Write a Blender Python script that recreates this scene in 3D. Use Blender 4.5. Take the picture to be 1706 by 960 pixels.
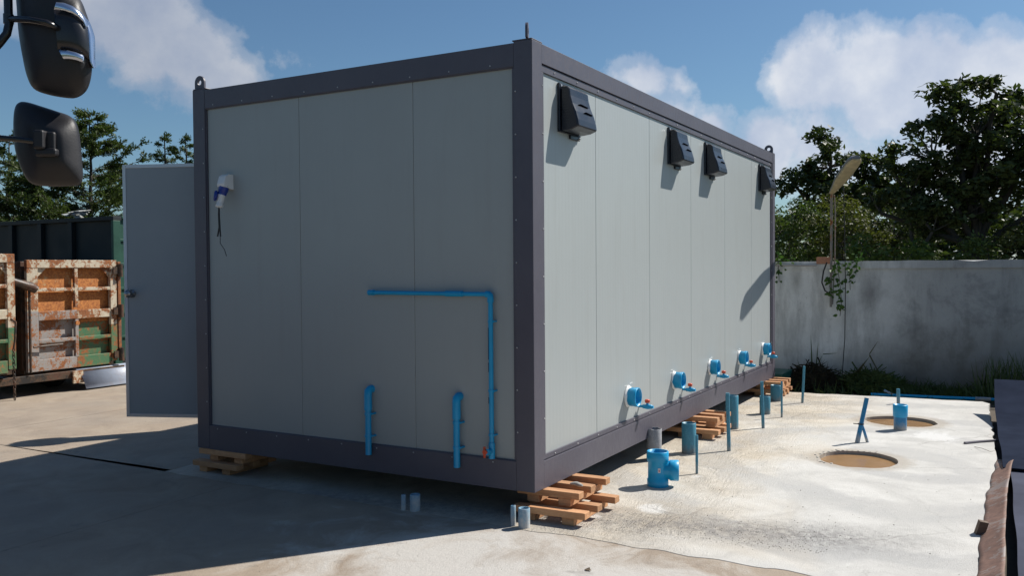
import bpy, math, random
import numpy as np
from mathutils import Vector, Matrix, noise as mnoise
from mathutils.geometry import delaunay_2d_cdt
random.seed(7); RNG = np.random.default_rng(7)
for o in list(bpy.data.objects): bpy.data.objects.remove(o)
SC = bpy.context.scene
COL = SC.collection
R = math.radians

# ------------------------------------------------------------------ camera
YAW, PIT, ROL = 0.5144, -0.0233, -0.0071
CAM = Vector((-4.7426, -2.5284, 1.5789))
fw = Vector((math.cos(PIT)*math.cos(YAW), math.cos(PIT)*math.sin(YAW), math.sin(PIT)))
rt = Vector((math.sin(YAW), -math.cos(YAW), 0)); up = rt.cross(fw)
r2 = math.cos(ROL)*rt + math.sin(ROL)*up; u2 = -math.sin(ROL)*rt + math.cos(ROL)*up
cam = bpy.data.objects.new('camera', bpy.data.cameras.new('camera')); COL.objects.link(cam)
M = Matrix((r2, u2, -fw)).transposed().to_4x4(); M.translation = CAM
cam.matrix_world = M
cam.data.sensor_width = 36; cam.data.lens = 30.74
cam.data.clip_start = 0.05; cam.data.clip_end = 2000
SC.camera = cam

# ------------------------------------------------------------------ exposure, sun, sky
SC.view_settings.view_transform = 'Standard'; SC.view_settings.look = 'None'
SC.view_settings.exposure = EXPOSURE = 0.38; SC.view_settings.gamma = 1
SUN_AZ, SUN_EL = R(-36.5), R(46.2)
sv = Vector((math.cos(SUN_EL)*math.cos(SUN_AZ), math.cos(SUN_EL)*math.sin(SUN_AZ), math.sin(SUN_EL)))
sl = bpy.data.lights.new('sun', 'SUN'); sl.energy = 4.9; sl.angle = R(0.53); sl.color = (1, .955, .88)
so = bpy.data.objects.new('sun', sl); COL.objects.link(so)
so.rotation_euler = (-sv).to_track_quat('-Z', 'Y').to_euler()

W = bpy.data.worlds.new('World'); SC.world = W; W.use_nodes = True
nt = W.node_tree; nt.nodes.clear()
def N(t, typ, **kw):
    n = t.nodes.new(typ)
    for k, v in kw.items(): setattr(n, k, v)
    return n
def dirv(az, el): return (math.cos(R(el))*math.cos(R(az)), math.cos(R(el))*math.sin(R(az)), math.sin(R(el)))
sky = N(nt, 'ShaderNodeTexSky', sky_type='NISHITA', sun_disc=False)
sky.sun_elevation = SUN_EL
sky.sun_rotation = math.pi/2 - SUN_AZ
sky.air_density = 1.0; sky.dust_density = 0.6; sky.ozone_density = 2.0
geo = N(nt, 'ShaderNodeTexCoord')
def mth(t, op, a, b=None, c=None, clamp=False):
    n = N(t, 'ShaderNodeMath', operation=op, use_clamp=clamp)
    for i, v in enumerate((a, b, c)):
        if v is None: continue
        if isinstance(v, (int, float)): n.inputs[i].default_value = v
        else: t.links.new(v, n.inputs[i])
    return n.outputs[0]
def vmth(t, op, a, b=None):
    n = N(t, 'ShaderNodeVectorMath', operation=op)
    for i, v in enumerate((a, b)):
        if v is None: continue
        if isinstance(v, tuple): n.inputs[i].default_value = v
        else: t.links.new(v, n.inputs[i])
    return n.outputs[1] if op in ('DOT_PRODUCT', 'LENGTH') else n.outputs[0]
def noise_n(t, vec, scale, detail=4, rough=.55, dist=0.0):
    n = N(t, 'ShaderNodeTexNoise'); n.inputs['Scale'].default_value = scale; n.inputs['Detail'].default_value = detail
    n.inputs['Roughness'].default_value = rough; n.inputs['Distortion'].default_value = dist
    if vec is not None: t.links.new(vec, n.inputs['Vector'])
    return n
def ramp(t, fac, stops, interp='LINEAR'):
    n = N(t, 'ShaderNodeValToRGB'); n.color_ramp.interpolation = interp
    e = n.color_ramp.elements
    while len(e) < len(stops): e.new(0.5)
    for i, (p, c) in enumerate(stops):
        e[i].position = p; e[i].color = (*c, 1) if isinstance(c, tuple) else (c, c, c, 1)
    t.links.new(fac, n.inputs[0]); return n.outputs[0]
def mix(t, fac, a, b, blend='MIX'):
    n = N(t, 'ShaderNodeMix', data_type='RGBA', blend_type=blend)
    for i, v in ((0, fac), (6, a), (7, b)):
        if isinstance(v, tuple): n.inputs[i].default_value = (*v, 1) if len(v) == 3 else v
        elif isinstance(v, (int, float)): n.inputs[i].default_value = v
        else: t.links.new(v, n.inputs[i])
    return n.outputs[2]
D = geo.outputs['Generated']
warp = noise_n(nt, D, 5, 5, .6)
wv = vmth(nt, 'SCALE', vmth(nt, 'SUBTRACT', warp.outputs['Color'], (.5, .5, .5)))
wv.node.inputs[3].default_value = .10
Dw = vmth(nt, 'NORMALIZE', vmth(nt, 'ADD', D, wv))
# banks of cloud: direction (azimuth, elevation), radius in degrees, weight
BANKS = [(54.5, 16.5, 4.2, 1.0), (51.5, 14.2, 3.4, 1.0), (48.5, 12.6, 2.9, .9), (46.3, 11.3, 2.0, .8), (57, 19.5, 5, .9), (52, 9.8, 2.4, .25), (43, 12.3, 1.8, .3),
         (21.2, 12.2, 1.7, .62), (18.6, 12.0, 1.3, .5), (18.8, 10.2, 1.9, .62), (16.6, 9.6, 1.4, .6), (13.2, 7.4, 2.3, .85), (10.0, 7.6, 3.2, .75),
         (10.0, 11.4, 2.4, .95), (7.0, 10.6, 2.9, 1.0), (3.4, 10.2, 3.0, 1.0), (-.3, 10.2, 3.0, 1.0), (-4, 8, 4.6, 1.0), (8, 6, 4, .55), (2, 6, 5, .7), (33, 4, 6, .25)]
acc = None
for az, el, rad, w in BANKS:
    dv = vmth(nt, 'DISTANCE', Dw, dirv(az, el)) if False else None
    sub = vmth(nt, 'SUBTRACT', Dw, dirv(az, el))
    ln = vmth(nt, 'LENGTH', sub)
    g = mth(nt, 'MULTIPLY', mth(nt, 'SUBTRACT', 1.0, mth(nt, 'DIVIDE', ln, R(rad)*1.6), clamp=True), w)
    g = mth(nt, 'MULTIPLY', g, 1.9)
    acc = g if acc is None else mth(nt, 'MAXIMUM', acc, g)
# everywhere else: scattered fair-weather cloud, the same noise seen on a flat layer overhead
sep = N(nt, 'ShaderNodeSeparateXYZ'); nt.links.new(D, sep.inputs[0])
zz = mth(nt, 'ADD', mth(nt, 'MAXIMUM', sep.outputs[2], 0.0), .22)
cmb = N(nt, 'ShaderNodeCombineXYZ')
nt.links.new(mth(nt, 'DIVIDE', sep.outputs[0], zz), cmb.inputs[0]); nt.links.new(mth(nt, 'DIVIDE', sep.outputs[1], zz), cmb.inputs[1])
cmb.inputs[2].default_value = 1.7
far = noise_n(nt, cmb.outputs[0], 1.3, 8, .58)
fard = vmth(nt, 'DOT_PRODUCT', D, dirv(29.5, 6))
outside = mth(nt, 'MULTIPLY', mth(nt, 'SUBTRACT', .80, fard), 5.0, clamp=True)
farm = mth(nt, 'MULTIPLY', mth(nt, 'MULTIPLY', mth(nt, 'SUBTRACT', far.outputs[0], .62), 5.0, clamp=True), outside)
fine = noise_n(nt, D, 11, 9, .62, .3)
fine2 = noise_n(nt, D, 34, 6, .6)
edge = mth(nt, 'ADD', mth(nt, 'MULTIPLY', mth(nt, 'SUBTRACT', fine.outputs[0], .5), 2.3), mth(nt, 'MULTIPLY', mth(nt, 'SUBTRACT', fine2.outputs[0], .5), 1.3))
cov = mth(nt, 'ADD', mth(nt, 'MULTIPLY', acc, 1.5), mth(nt, 'SUBTRACT', edge, .50))
cov = mth(nt, 'MULTIPLY', mth(nt, 'MULTIPLY', cov, .86), mth(nt, 'MULTIPLY', acc, 6.0, clamp=True))
cover = ramp(nt, cov, [(0.0, 0.0), (.35, .38), (.95, .96)], 'EASE')
cover = mth(nt, 'MAXIMUM', cover, farm)
shade = noise_n(nt, vmth(nt, 'ADD', D, (.0, .0, .012)), 9, 6, .55)
CW = 1.0
ccol = ramp(nt, shade.outputs[0], [(.32, (4.1, 4.9, 6.6)), (.5, (5.7, 6.3, 7.5)), (.66, (7.6, 7.9, 8.5))])
# clouds nearer the sun's side of the sky scatter more of its light forward
fwd = mth(nt, 'MULTIPLY', mth(nt, 'SUBTRACT', vmth(nt, 'DOT_PRODUCT', D, dirv(-36.5, 20)), .1), 1.6, clamp=True)
ccol = vmth(nt, 'SCALE', ccol); ccol.node.inputs[3].default_value = 1.0
nt.links.new(mth(nt, 'ADD', 1.04, mth(nt, 'MULTIPLY', fwd, .38)), ccol.node.inputs[3])
# ramps clamp nothing but stay explicit about units: same units as the sky texture
skyc = mix(nt, 1.0, sky.outputs[0], (.84, 1.07, 1.20), 'MULTIPLY')
tot = mix(nt, cover, skyc, ccol)
bg = N(nt, 'ShaderNodeBackground'); bg.inputs[1].default_value = .055
nt.links.new(tot, bg.inputs[0]); wo = N(nt, 'ShaderNodeOutputWorld'); nt.links.new(bg.outputs[0], wo.inputs[0])

# ------------------------------------------------------------------ helpers
class MB:
    def __init__(s): s.v = []; s.f = []; s.sm = []
    def add(s, vs, fs, smooth=False):
        b = len(s.v); s.v += [tuple(v) for v in vs]; s.f += [tuple(i+b for i in f) for f in fs]; s.sm += [smooth]*len(fs); return s
    def box(s, x0, x1, y0, y1, z0, z1):
        return s.add([(x, y, z) for x in (x0, x1) for y in (y0, y1) for z in (z0, z1)],
                     [(0, 1, 3, 2), (4, 6, 7, 5), (0, 4, 5, 1), (2, 3, 7, 6), (0, 2, 6, 4), (1, 5, 7, 3)])
    def obox(s, c, ax, ay, az):
        c, ax, ay, az = map(Vector, (c, ax, ay, az))
        return s.add([c+ax*i+ay*j+az*k for i in (-1, 1) for j in (-1, 1) for k in (-1, 1)],
                     [(0, 1, 3, 2), (4, 6, 7, 5), (0, 4, 5, 1), (2, 3, 7, 6), (0, 2, 6, 4), (1, 5, 7, 3)])
    def beam(s, a, b, w, h, upv=(0, 0, 1)):
        a, b = Vector(a), Vector(b); d = b-a; L = d.length/2; d.normalize()
        side = d.cross(Vector(upv)).normalized(); u = side.cross(d)
        return s.obox((a+b)/2, d*L, side*w/2, u*h/2)
    def rings(s, rings, closed=False, caps=(True, True), smooth=True):
        n = len(rings[0]); vs = [p for r in rings for p in r]; fs = []
        m = len(rings)
        for i in range(m if closed else m-1):
            a, b = i*n, ((i+1) % m)*n
            for k in range(n): fs.append((a+k, a+(k+1) % n, b+(k+1) % n, b+k))
        s.add(vs, fs, smooth)
        if not closed:
            if caps[0]: s.add(rings[0], [tuple(range(n))[::-1]])
            if caps[1]: s.add(rings[-1], [tuple(range(n))])
        return s
    def lathe(s, prof, base, axis=(0, 0, 1), n=20, caps=(True, True), smooth=True):
        base, axis = Vector(base), Vector(axis).normalized()
        t = Vector((1, 0, 0)) if abs(axis.x) < .9 else Vector((0, 1, 0))
        a = axis.cross(t).normalized(); b = axis.cross(a)
        rs = [[base+axis*h+(a*math.cos(2*math.pi*k/n)+b*math.sin(2*math.pi*k/n))*max(r, 1e-4) for k in range(n)] for r, h in prof]
        return s.rings(rs, caps=caps, smooth=smooth)
    def cyl(s, a, b, r0, r1=None, n=14):
        a, b = Vector(a), Vector(b); return s.lathe([(r0, 0), (r0 if r1 is None else r1, (b-a).length)], a, b-a, n)
    def tube(s, pts, r, n=8, caps=(True, True)):
        pts = [Vector(p) for p in pts]; rs = []; ref = None
        for i, p in enumerate(pts):
            d = (pts[min(i+1, len(pts)-1)]-pts[max(i-1, 0)]).normalized()
            if ref is None: ref = d.cross(Vector((0, 0, 1)) if abs(d.z) < .9 else Vector((1, 0, 0))).normalized()
            ref = (ref-d*ref.dot(d)).normalized(); b = d.cross(ref)
            rr = r[i] if isinstance(r, (list, tuple)) else r
            rs.append([p+(ref*math.cos(2*math.pi*k/n)+b*math.sin(2*math.pi*k/n))*rr for k in range(n)])
        return s.rings(rs, caps=caps)
    def build(s, name, mat, parent=None, bevel=0, kind=None, label=None):
        off = Vector(parent.get('_o', (0, 0, 0))) if parent is not None else Vector((0, 0, 0))
        me = bpy.data.meshes.new(name)
        me.from_pydata([tuple(Vector(v)-off) for v in s.v], [], s.f)
        me.polygons.foreach_set('use_smooth', s.sm); me.update()
        if mat: me.materials.append(mat)
        o = bpy.data.objects.new(name, me); COL.objects.link(o)
        if parent is not None: o.parent = parent; o['_o'] = tuple(off)
        if bevel:
            b = o.modifiers.new('b', 'BEVEL'); b.width = bevel; b.segments = 2; b.limit_method = 'ANGLE'; b.angle_limit = R(50)
        if kind: o['kind'] = kind
        if label: o['label'] = label
        return o
def thing(name, loc, label, cat, group=None):
    o = bpy.data.objects.new(name, None); COL.objects.link(o); o.location = loc; o['_o'] = tuple(loc)
    o.empty_display_size = .1
    o['label'] = label; o['category'] = cat
    if group: o['group'] = group
    return o
def tag(o, label, cat, group=None):
    o['label'] = label; o['category'] = cat
    if group: o['group'] = group
    return o
def struct(o, label=None):
    o['kind'] = 'structure'
    if label: o['label'] = label
    return o
def dup(o, delta=(0, 0, 0), parent=None, label=None):
    c = o.copy(); COL.objects.link(c)
    if parent is not None: c.parent = parent
    c.location = Vector(o.location)+Vector(delta)
    if label: c['label'] = label
    for ch in list(o.children): dup(ch, (0, 0, 0), c)
    return c
def arr(name, V, F, mat, parent=None, smooth=False):
    me = bpy.data.meshes.new(name); V = np.asarray(V, dtype=np.float32); F = np.asarray(F, dtype=np.int32)
    if parent is not None and '_o' in parent: V = V-np.array(parent['_o'], dtype=np.float32)
    k = F.shape[1]
    me.vertices.add(len(V)); me.vertices.foreach_set('co', V.ravel())
    me.loops.add(F.size); me.loops.foreach_set('vertex_index', F.ravel())
    me.polygons.add(len(F)); me.polygons.foreach_set('loop_start', np.arange(0, F.size, k, dtype=np.int32))
    me.update(calc_edges=True); me.validate()
    me.materials.append(mat); o = bpy.data.objects.new(name, me); COL.objects.link(o)
    if parent is not None: o.parent = parent; o['_o'] = tuple(parent['_o'])
    return o

# ------------------------------------------------------------------ materials
def newmat(name):
    m = bpy.data.materials.new(name); m.use_nodes = True; t = m.node_tree; b = t.nodes['Principled BSDF']
    return m, t, b
def setc(t, sock, v):
    if isinstance(v, tuple): sock.default_value = (*v, 1) if len(v) == 3 else v
    elif isinstance(v, (int, float)): sock.default_value = v
    else: t.links.new(v, sock)
def pos(t): return N(t, 'ShaderNodeNewGeometry').outputs['Position']
def bump(t, b, h, strength=.3, dist=.01):
    n = N(t, 'ShaderNodeBump'); n.inputs['Strength'].default_value = strength; n.inputs['Distance'].default_value = dist
    t.links.new(h, n.inputs['Height']); t.links.new(n.outputs[0], b.inputs['Normal']); return n
def simple(name, col, rough=.5, metal=0, var=.12, scale=6, bmp=0, spec=None):
    m, t, b = newmat(name)
    n = noise_n(t, pos(t), scale, 5, .6)
    f = ramp(t, n.outputs[0], [(.3, 1-var), (.7, 1+var)])
    setc(t, b.inputs['Base Color'], mix(t, 1.0, col, f, 'MULTIPLY'))
    rr = ramp(t, n.outputs[0], [(.3, max(0, rough-.06)), (.7, min(1, rough+.08))])
    setc(t, b.inputs['Roughness'], rr); b.inputs['Metallic'].default_value = metal
    if spec is not None: b.inputs['Specular IOR Level'].default_value = spec
    if bmp:
        n2 = noise_n(t, pos(t), scale*12, 3); bump(t, b, n2.outputs[0], bmp, .003)
    return m
def dusty(name, col, dust=(.42, .37, .30), rough=.35, z0=0.0, h=.12, amt=.75, scuff=.25, metal=0):
    """paint or plastic with splashed mud near the ground and light scuffs"""
    m, t, b = newmat(name); P = pos(t)
    s = N(t, 'ShaderNodeSeparateXYZ'); t.links.new(P, s.inputs[0])
    n = noise_n(t, P, 22, 6, .65); n2 = noise_n(t, P, 60, 4, .7)
    lvl = mth(t, 'SUBTRACT', 1.0, mth(t, 'DIVIDE', mth(t, 'SUBTRACT', s.outputs[2], z0), h))
    lvl = mth(t, 'ADD', lvl, mth(t, 'MULTIPLY', mth(t, 'SUBTRACT', n.outputs[0], .5), 2.2))
    dm = mth(t, 'MULTIPLY', lvl, amt, clamp=True)
    sc = mth(t, 'MULTIPLY', ramp(t, n2.outputs[0], [(.5, 0.0), (.72, 1.0)]), scuff)
    base = mix(t, sc, col, tuple(min(1, c*1.7+.06) for c in col))
    setc(t, b.inputs['Base Color'], mix(t, dm, base, dust))
    setc(t, b.inputs['Roughness'], mth(t, 'ADD', mth(t, 'MULTIPLY', dm, .45), rough, clamp=True))
    b.inputs['Metallic'].default_value = metal
    return m
def rusty(name, paint, rust_amt=.5, rough=.6, seed=0.0, rust=((.10, .028, .012), (.36, .13, .035)), scale=9):
    m, t, b = newmat(name); P = vmth(t, 'ADD', pos(t), (seed, seed*1.7, seed*.6))
    a = noise_n(t, P, scale, 9, .7, .4); c = noise_n(t, P, scale*4.5, 6, .7); d = noise_n(t, P, scale*.35, 3, .5)
    k = mth(t, 'ADD', mth(t, 'MULTIPLY', a.outputs[0], .62), mth(t, 'MULTIPLY', c.outputs[0], .38))
    k = mth(t, 'ADD', k, mth(t, 'MULTIPLY', mth(t, 'SUBTRACT', d.outputs[0], .5), .35))
    lo = .66-.34*rust_amt
    msk = ramp(t, k, [(lo, 0.0), (lo+.035, 1.0)])
    rc = ramp(t, c.outputs[0], [(.3, rust[0]), (.68, rust[1])])
    pc = mix(t, ramp(t, a.outputs[0], [(.3, .0), (.8, .5)]), paint, tuple(x*.62 for x in paint))
    halo = ramp(t, k, [(lo-.09, 0.0), (lo, .45)])
    pc = mix(t, halo, pc, mix(t, .5, paint, (.30, .16, .07)))
    setc(t, b.inputs['Base Color'], mix(t, msk, pc, rc))
    setc(t, b.inputs['Roughness'], mth(t, 'ADD', rough-.15, mth(t, 'MULTIPLY', msk, .3), clamp=True))
    bump(t, b, mth(t, 'SUBTRACT', k, mth(t, 'MULTIPLY', msk, .12)), .5, .006)
    return m

def wood_mat(name, c0, c1, seed=0.0):
    m, t, b = newmat(name); P = vmth(t, 'MULTIPLY', N(t, 'ShaderNodeTexCoord').outputs['Object'], (9, 1.6, 14))
    inf = N(t, 'ShaderNodeObjectInfo')
    P2 = vmth(t, 'ADD', P, vmth(t, 'SCALE', (1, 1, 1)) if False else (seed, seed, seed))
    a = noise_n(t, P2, 3.5, 8, .7, .8); k = noise_n(t, pos(t), 30, 4, .6)
    f = mth(t, 'ADD', mth(t, 'MULTIPLY', a.outputs[0], .75), mth(t, 'MULTIPLY', k.outputs[0], .25))
    c = ramp(t, f, [(.3, c0), (.7, c1)])
    v = mth(t, 'ADD', .72, mth(t, 'MULTIPLY', inf.outputs['Random'], .5))
    vv = N(t, 'ShaderNodeCombineColor'); [t.links.new(v, vv.inputs[i]) for i in range(3)]
    setc(t, b.inputs['Base Color'], mix(t, 1.0, c, vv.outputs[0], 'MULTIPLY')); b.inputs['Roughness'].default_value = .75
    bump(t, b, f, .5, .004); return m

def concrete(name, kind):
    m, t, b = newmat(name); P = pos(t)
    s = N(t, 'ShaderNodeSeparateXYZ'); t.links.new(P, s.inputs[0]); X, Y = s.outputs[0], s.outputs[1]
    big = noise_n(t, P, .55, 6, .6, .6); mid = noise_n(t, P, 2.3, 8, .65, .7); fin = noise_n(t, P, 16, 8, .7); grit = noise_n(t, P, 110, 4, .7)
    if kind == 'new':
        # cream broomed cement near the box, pale grey trowelled sheet farther out, darker damp sweeps
        pale = ramp(t, mid.outputs[0], [(.30, (.415, .405, .385)), (.5, (.505, .492, .465)), (.70, (.575, .562, .535))])
        cream = ramp(t, mid.outputs[0], [(.3, (.33, .27, .20)), (.52, (.50, .43, .335)), (.72, (.60, .54, .455))])
        k = mth(t, 'ADD', mth(t, 'MULTIPLY', mth(t, 'ADD', Y, 1.25), .9), mth(t, 'MULTIPLY', mth(t, 'SUBTRACT', big.outputs[0], .5), 4.0), clamp=True)
        c = mix(t, mth(t, 'MULTIPLY', k, .85), pale, cream)
        # swept arcs of grey slurry
        wn = vmth(t, 'ADD', P, vmth(t, 'MULTIPLY', big.outputs['Color'], (1.3, 1.3, 0)))
        wv_ = N(t, 'ShaderNodeTexWave', wave_type='RINGS', rings_direction='Z'); wv_.inputs['Scale'].default_value = .33
        wv_.inputs['Distortion'].default_value = 2.5; wv_.inputs['Detail'].default_value = 3; wv_.inputs['Detail Scale'].default_value = 1.2
        t.links.new(vmth(t, 'SUBTRACT', wn, (3.4, -1.2, 0)), wv_.inputs['Vector'])
        arc = ramp(t, wv_.outputs[0], [(.55, 0.0), (.86, .42)])
        arc = mth(t, 'MULTIPLY', arc, ramp(t, mid.outputs[0], [(.36, .0), (.56, 1.0)]))
        c = mix(t, arc, c, (.25, .25, .255))
        # rough gritty band along the slab's near edge
        ed = mth(t, 'ABSOLUTE', mth(t, 'ADD', X, mth(t, 'ADD', .0, mth(t, 'MULTIPLY', Y, .35))))
        band = mth(t, 'SUBTRACT', 1.0, mth(t, 'MULTIPLY', mth(t, 'ABSOLUTE', mth(t, 'ADD', mth(t, 'SUBTRACT', X, .18), mth(t, 'MULTIPLY', Y, .22))), 2.6), clamp=True)
        band = mth(t, 'MULTIPLY', band, ramp(t, mth(t, 'ADD', mth(t, 'MULTIPLY', Y, .8), 1.9), [(0.0, 0.0), (.6, 1.0)]))
        band = mth(t, 'MULTIPLY', band, ramp(t, fin.outputs[0], [(.36, .15), (.6, 1.0)]))
        c = mix(t, mth(t, 'MULTIPLY', band, .75), c, (.20, .19, .185))
        # spilt white grout beside the first pallets
        for (cx, cy, ra) in ((.62, -.52, .16), (1.62, -.52, .10), (.30, -.28, .06), (4.1, -1.95, .35)):
            dd = vmth(t, 'LENGTH', vmth(t, 'MULTIPLY', vmth(t, 'SUBTRACT', P, (cx, cy, 0)), (1, 1.3, 0)))
            mm = mth(t, 'ADD', mth(t, 'SUBTRACT', 1.0, mth(t, 'DIVIDE', dd, ra)), mth(t, 'ADD', mth(t, 'MULTIPLY', mth(t, 'SUBTRACT', fin.outputs[0], .5), 1.2), mth(t, 'MULTIPLY', mth(t, 'SUBTRACT', mid.outputs[0], .5), 3.2)))
            c = mix(t, ramp(t, mm, [(.1, 0.0), (.7, .75)]), c, (.66, .65, .63))
        # damp ring about each muddy hole
        for (cx, cy, ra) in ((2.80, -1.49, .34), (4.83, -1.61, .38)):
            dd = vmth(t, 'LENGTH', vmth(t, 'MULTIPLY', vmth(t, 'SUBTRACT', P, (cx, cy, 0)), (1, 1.0, 0)))
            mm = mth(t, 'ADD', mth(t, 'DIVIDE', mth(t, 'SUBTRACT', dd, ra), .12), mth(t, 'MULTIPLY', mth(t, 'SUBTRACT', fin.outputs[0], .5), 2.0))
            c = mix(t, ramp(t, mm, [(.2, .5), (.9, 0.0)]), c, (.30, .245, .18))
        vo = N(t, 'ShaderNodeTexVoronoi', feature='DISTANCE_TO_EDGE'); vo.inputs['Scale'].default_value = .75
        t.links.new(vmth(t, 'ADD', P, vmth(t, 'MULTIPLY', mid.outputs['Color'], (.35, .35, 0))), vo.inputs['Vector'])
        ck = mth(t, 'MULTIPLY', ramp(t, vo.outputs['Distance'], [(.0, .55), (.006, 0.0)]), ramp(t, big.outputs[0], [(.48, 0.0), (.56, 1.0)]))
        c = mix(t, ck, c, (.20, .185, .165))
        mk = N(t, 'ShaderNodeMapping'); mk.inputs['Rotation'].default_value = (0, 0, R(62)); mk.inputs['Scale'].default_value = (2.2, 26, 1); t.links.new(P, mk.inputs[0])
        sc_ = noise_n(t, mk.outputs[0], 1.0, 5, .7)
        c = mix(t, ramp(t, sc_.outputs[0], [(.58, 0.0), (.74, .32)]), c, (.30, .29, .275))
        c = mix(t, ramp(t, sc_.outputs[0], [(.28, .35), (.40, 0.0)]), c, (.62, .60, .56))
        # broom strokes
        rot = N(t, 'ShaderNodeMapping'); rot.inputs['Rotation'].default_value = (0, 0, R(-38)); rot.inputs['Scale'].default_value = (4, 70, 1)
        t.links.new(vmth(t, 'ADD', P, vmth(t, 'MULTIPLY', mid.outputs['Color'], (.22, .22, 0))), rot.inputs[0])
        br = noise_n(t, rot.outputs[0], 1.0, 3, .6)
        bm = mth(t, 'MULTIPLY', mth(t, 'ADD', Y, 1.25), 1.6, clamp=True)
        bm = mth(t, 'MULTIPLY', bm, ramp(t, big.outputs[0], [(.35, .35), (.6, 1.0)]))
        h = mth(t, 'ADD', mth(t, 'MULTIPLY', mth(t, 'MULTIPLY', br.outputs[0], bm), 1.9), mth(t, 'MULTIPLY', fin.outputs[0], .38))
        h = mth(t, 'ADD', h, mth(t, 'MULTIPLY', mth(t, 'MULTIPLY', grit.outputs[0], mth(t, 'ADD', .5, mth(t, 'MULTIPLY', band, 1.6))), .8))
        h = mth(t, 'ADD', h, mth(t, 'MULTIPLY', mid.outputs[0], .15))
        rough = .85
        c = mix(t, mth(t, 'MULTIPLY', bm, ramp(t, br.outputs[0], [(.34, .45), (.46, 0.0)])), c, (.29, .25, .20))
    else:
        c = ramp(t, mid.outputs[0], [(.28, (.25, .197, .150)), (.5, (.33, .264, .200)), (.74, (.39, .325, .25))])
        st = ramp(t, big.outputs[0], [(.38, .5), (.56, 0.0)])
        c = mix(t, st, c, (.27, .235, .20))
        # chalky cement wash at the foot of the box
        dd = vmth(t, 'LENGTH', vmth(t, 'MULTIPLY', vmth(t, 'SUBTRACT', P, (-1.0, -.35, 0)), (.85, .7, 0)))
        mm = mth(t, 'ADD', mth(t, 'SUBTRACT', 1.2, dd), mth(t, 'MULTIPLY', mth(t, 'SUBTRACT', mid.outputs[0], .5), 2.6))
        c = mix(t, ramp(t, mm, [(.15, 0.0), (.85, .8)]), c, (.50, .485, .46))
        dk = ramp(t, noise_n(t, P, 3.4, 4, .55, 1.2).outputs[0], [(.64, 0.0), (.70, .35)])
        c = mix(t, dk, c, (.16, .145, .13))
        h = mth(t, 'ADD', mth(t, 'MULTIPLY', fin.outputs[0], .6), mth(t, 'MULTIPLY', grit.outputs[0], .35)); rough = .8
        h = mth(t, 'ADD', h, mth(t, 'MULTIPLY', mid.outputs[0], .8))
    c = mix(t, ramp(t, fin.outputs[0], [(.62, 0.0), (.78, .35)]), c, (.24, .21, .18))
    sp = ramp(t, grit.outputs[0], [(.60, 0.0), (.70, .65)])
    c = mix(t, sp, c, (.17, .15, .13))
    c = mix(t, ramp(t, grit.outputs[0], [(.26, .35), (.34, 0.0)]), c, (.66, .63, .58))
    setc(t, b.inputs['Base Color'], c); b.inputs['Roughness'].default_value = rough
    bump(t, b, h, .7, .013)
    return m

def leafmat(name, c0, c1, trans=.25, rough=.5, sc=1.3):
    m, t, b = newmat(name); P = pos(t)
    n = noise_n(t, P, sc, 4, .6); n2 = noise_n(t, P, 14, 2, .5)
    k = mth(t, 'ADD', mth(t, 'MULTIPLY', n.outputs[0], .6), mth(t, 'MULTIPLY', n2.outputs[0], .4))
    c = ramp(t, k, [(.38, c0), (.62, c1)])
    setc(t, b.inputs['Base Color'], c); b.inputs['Roughness'].default_value = rough; b.inputs['Specular IOR Level'].default_value = .2
    tr = N(t, 'ShaderNodeBsdfTranslucent'); t.links.new(mix(t, 1.0, c, (1.0, 1.25, .45), 'MULTIPLY'), tr.inputs[0])
    ms = N(t, 'ShaderNodeMixShader'); ms.inputs[0].default_value = trans
    t.links.new(b.outputs[0], ms.inputs[1]); t.links.new(tr.outputs[0], ms.inputs[2])
    t.links.new(ms.outputs[0], t.nodes['Material Output'].inputs[0]); return m

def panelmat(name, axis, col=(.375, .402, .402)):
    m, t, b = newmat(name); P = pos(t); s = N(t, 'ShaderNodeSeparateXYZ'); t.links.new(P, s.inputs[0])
    u = s.outputs[0 if axis == 'x' else 1]
    # shallow micro ribs every 50 mm with a fine line
    fr = mth(t, 'FRACT', mth(t, 'MULTIPLY', u, 20.0)); rib = ramp(t, fr, [(0.0, .0), (.06, 1.0), (.50, 1.0), (.56, .55), (.94, .55)])
    n = noise_n(t, P, .8, 5, .6); n2 = noise_n(t, vmth(t, 'MULTIPLY', P, (9, 9, .7)), 1.5, 5, .65); n3 = noise_n(t, P, 40, 4, .7)
    c = mix(t, ramp(t, n.outputs[0], [(.3, .0), (.7, 1.0)]), col, tuple(x*.93 for x in col))
    c = mix(t, ramp(t, n2.outputs[0], [(.52, 0.0), (.78, .22)]), c, (.27, .27, .25))
    low = ramp(t, mth(t, 'ADD', s.outputs[2], mth(t, 'MULTIPLY', n2.outputs[0], .5)), [(.45, .30), (1.1, 0.0)])
    c = mix(t, low, c, (.30, .29, .26))
    c = mix(t, ramp(t, n3.outputs[0], [(.70, 0.0), (.74, .35)]), c, (.30, .28, .25))
    setc(t, b.inputs['Base Color'], c)
    setc(t, b.inputs['Roughness'], ramp(t, n.outputs[0], [(.3, .30), (.7, .42)])); b.inputs['Specular IOR Level'].default_value = .45
    bump(t, b, mth(t, 'ADD', mth(t, 'MULTIPLY', rib, .45), mth(t, 'MULTIPLY', n.outputs[0], 6.0)), .35, .0022); return m

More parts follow.
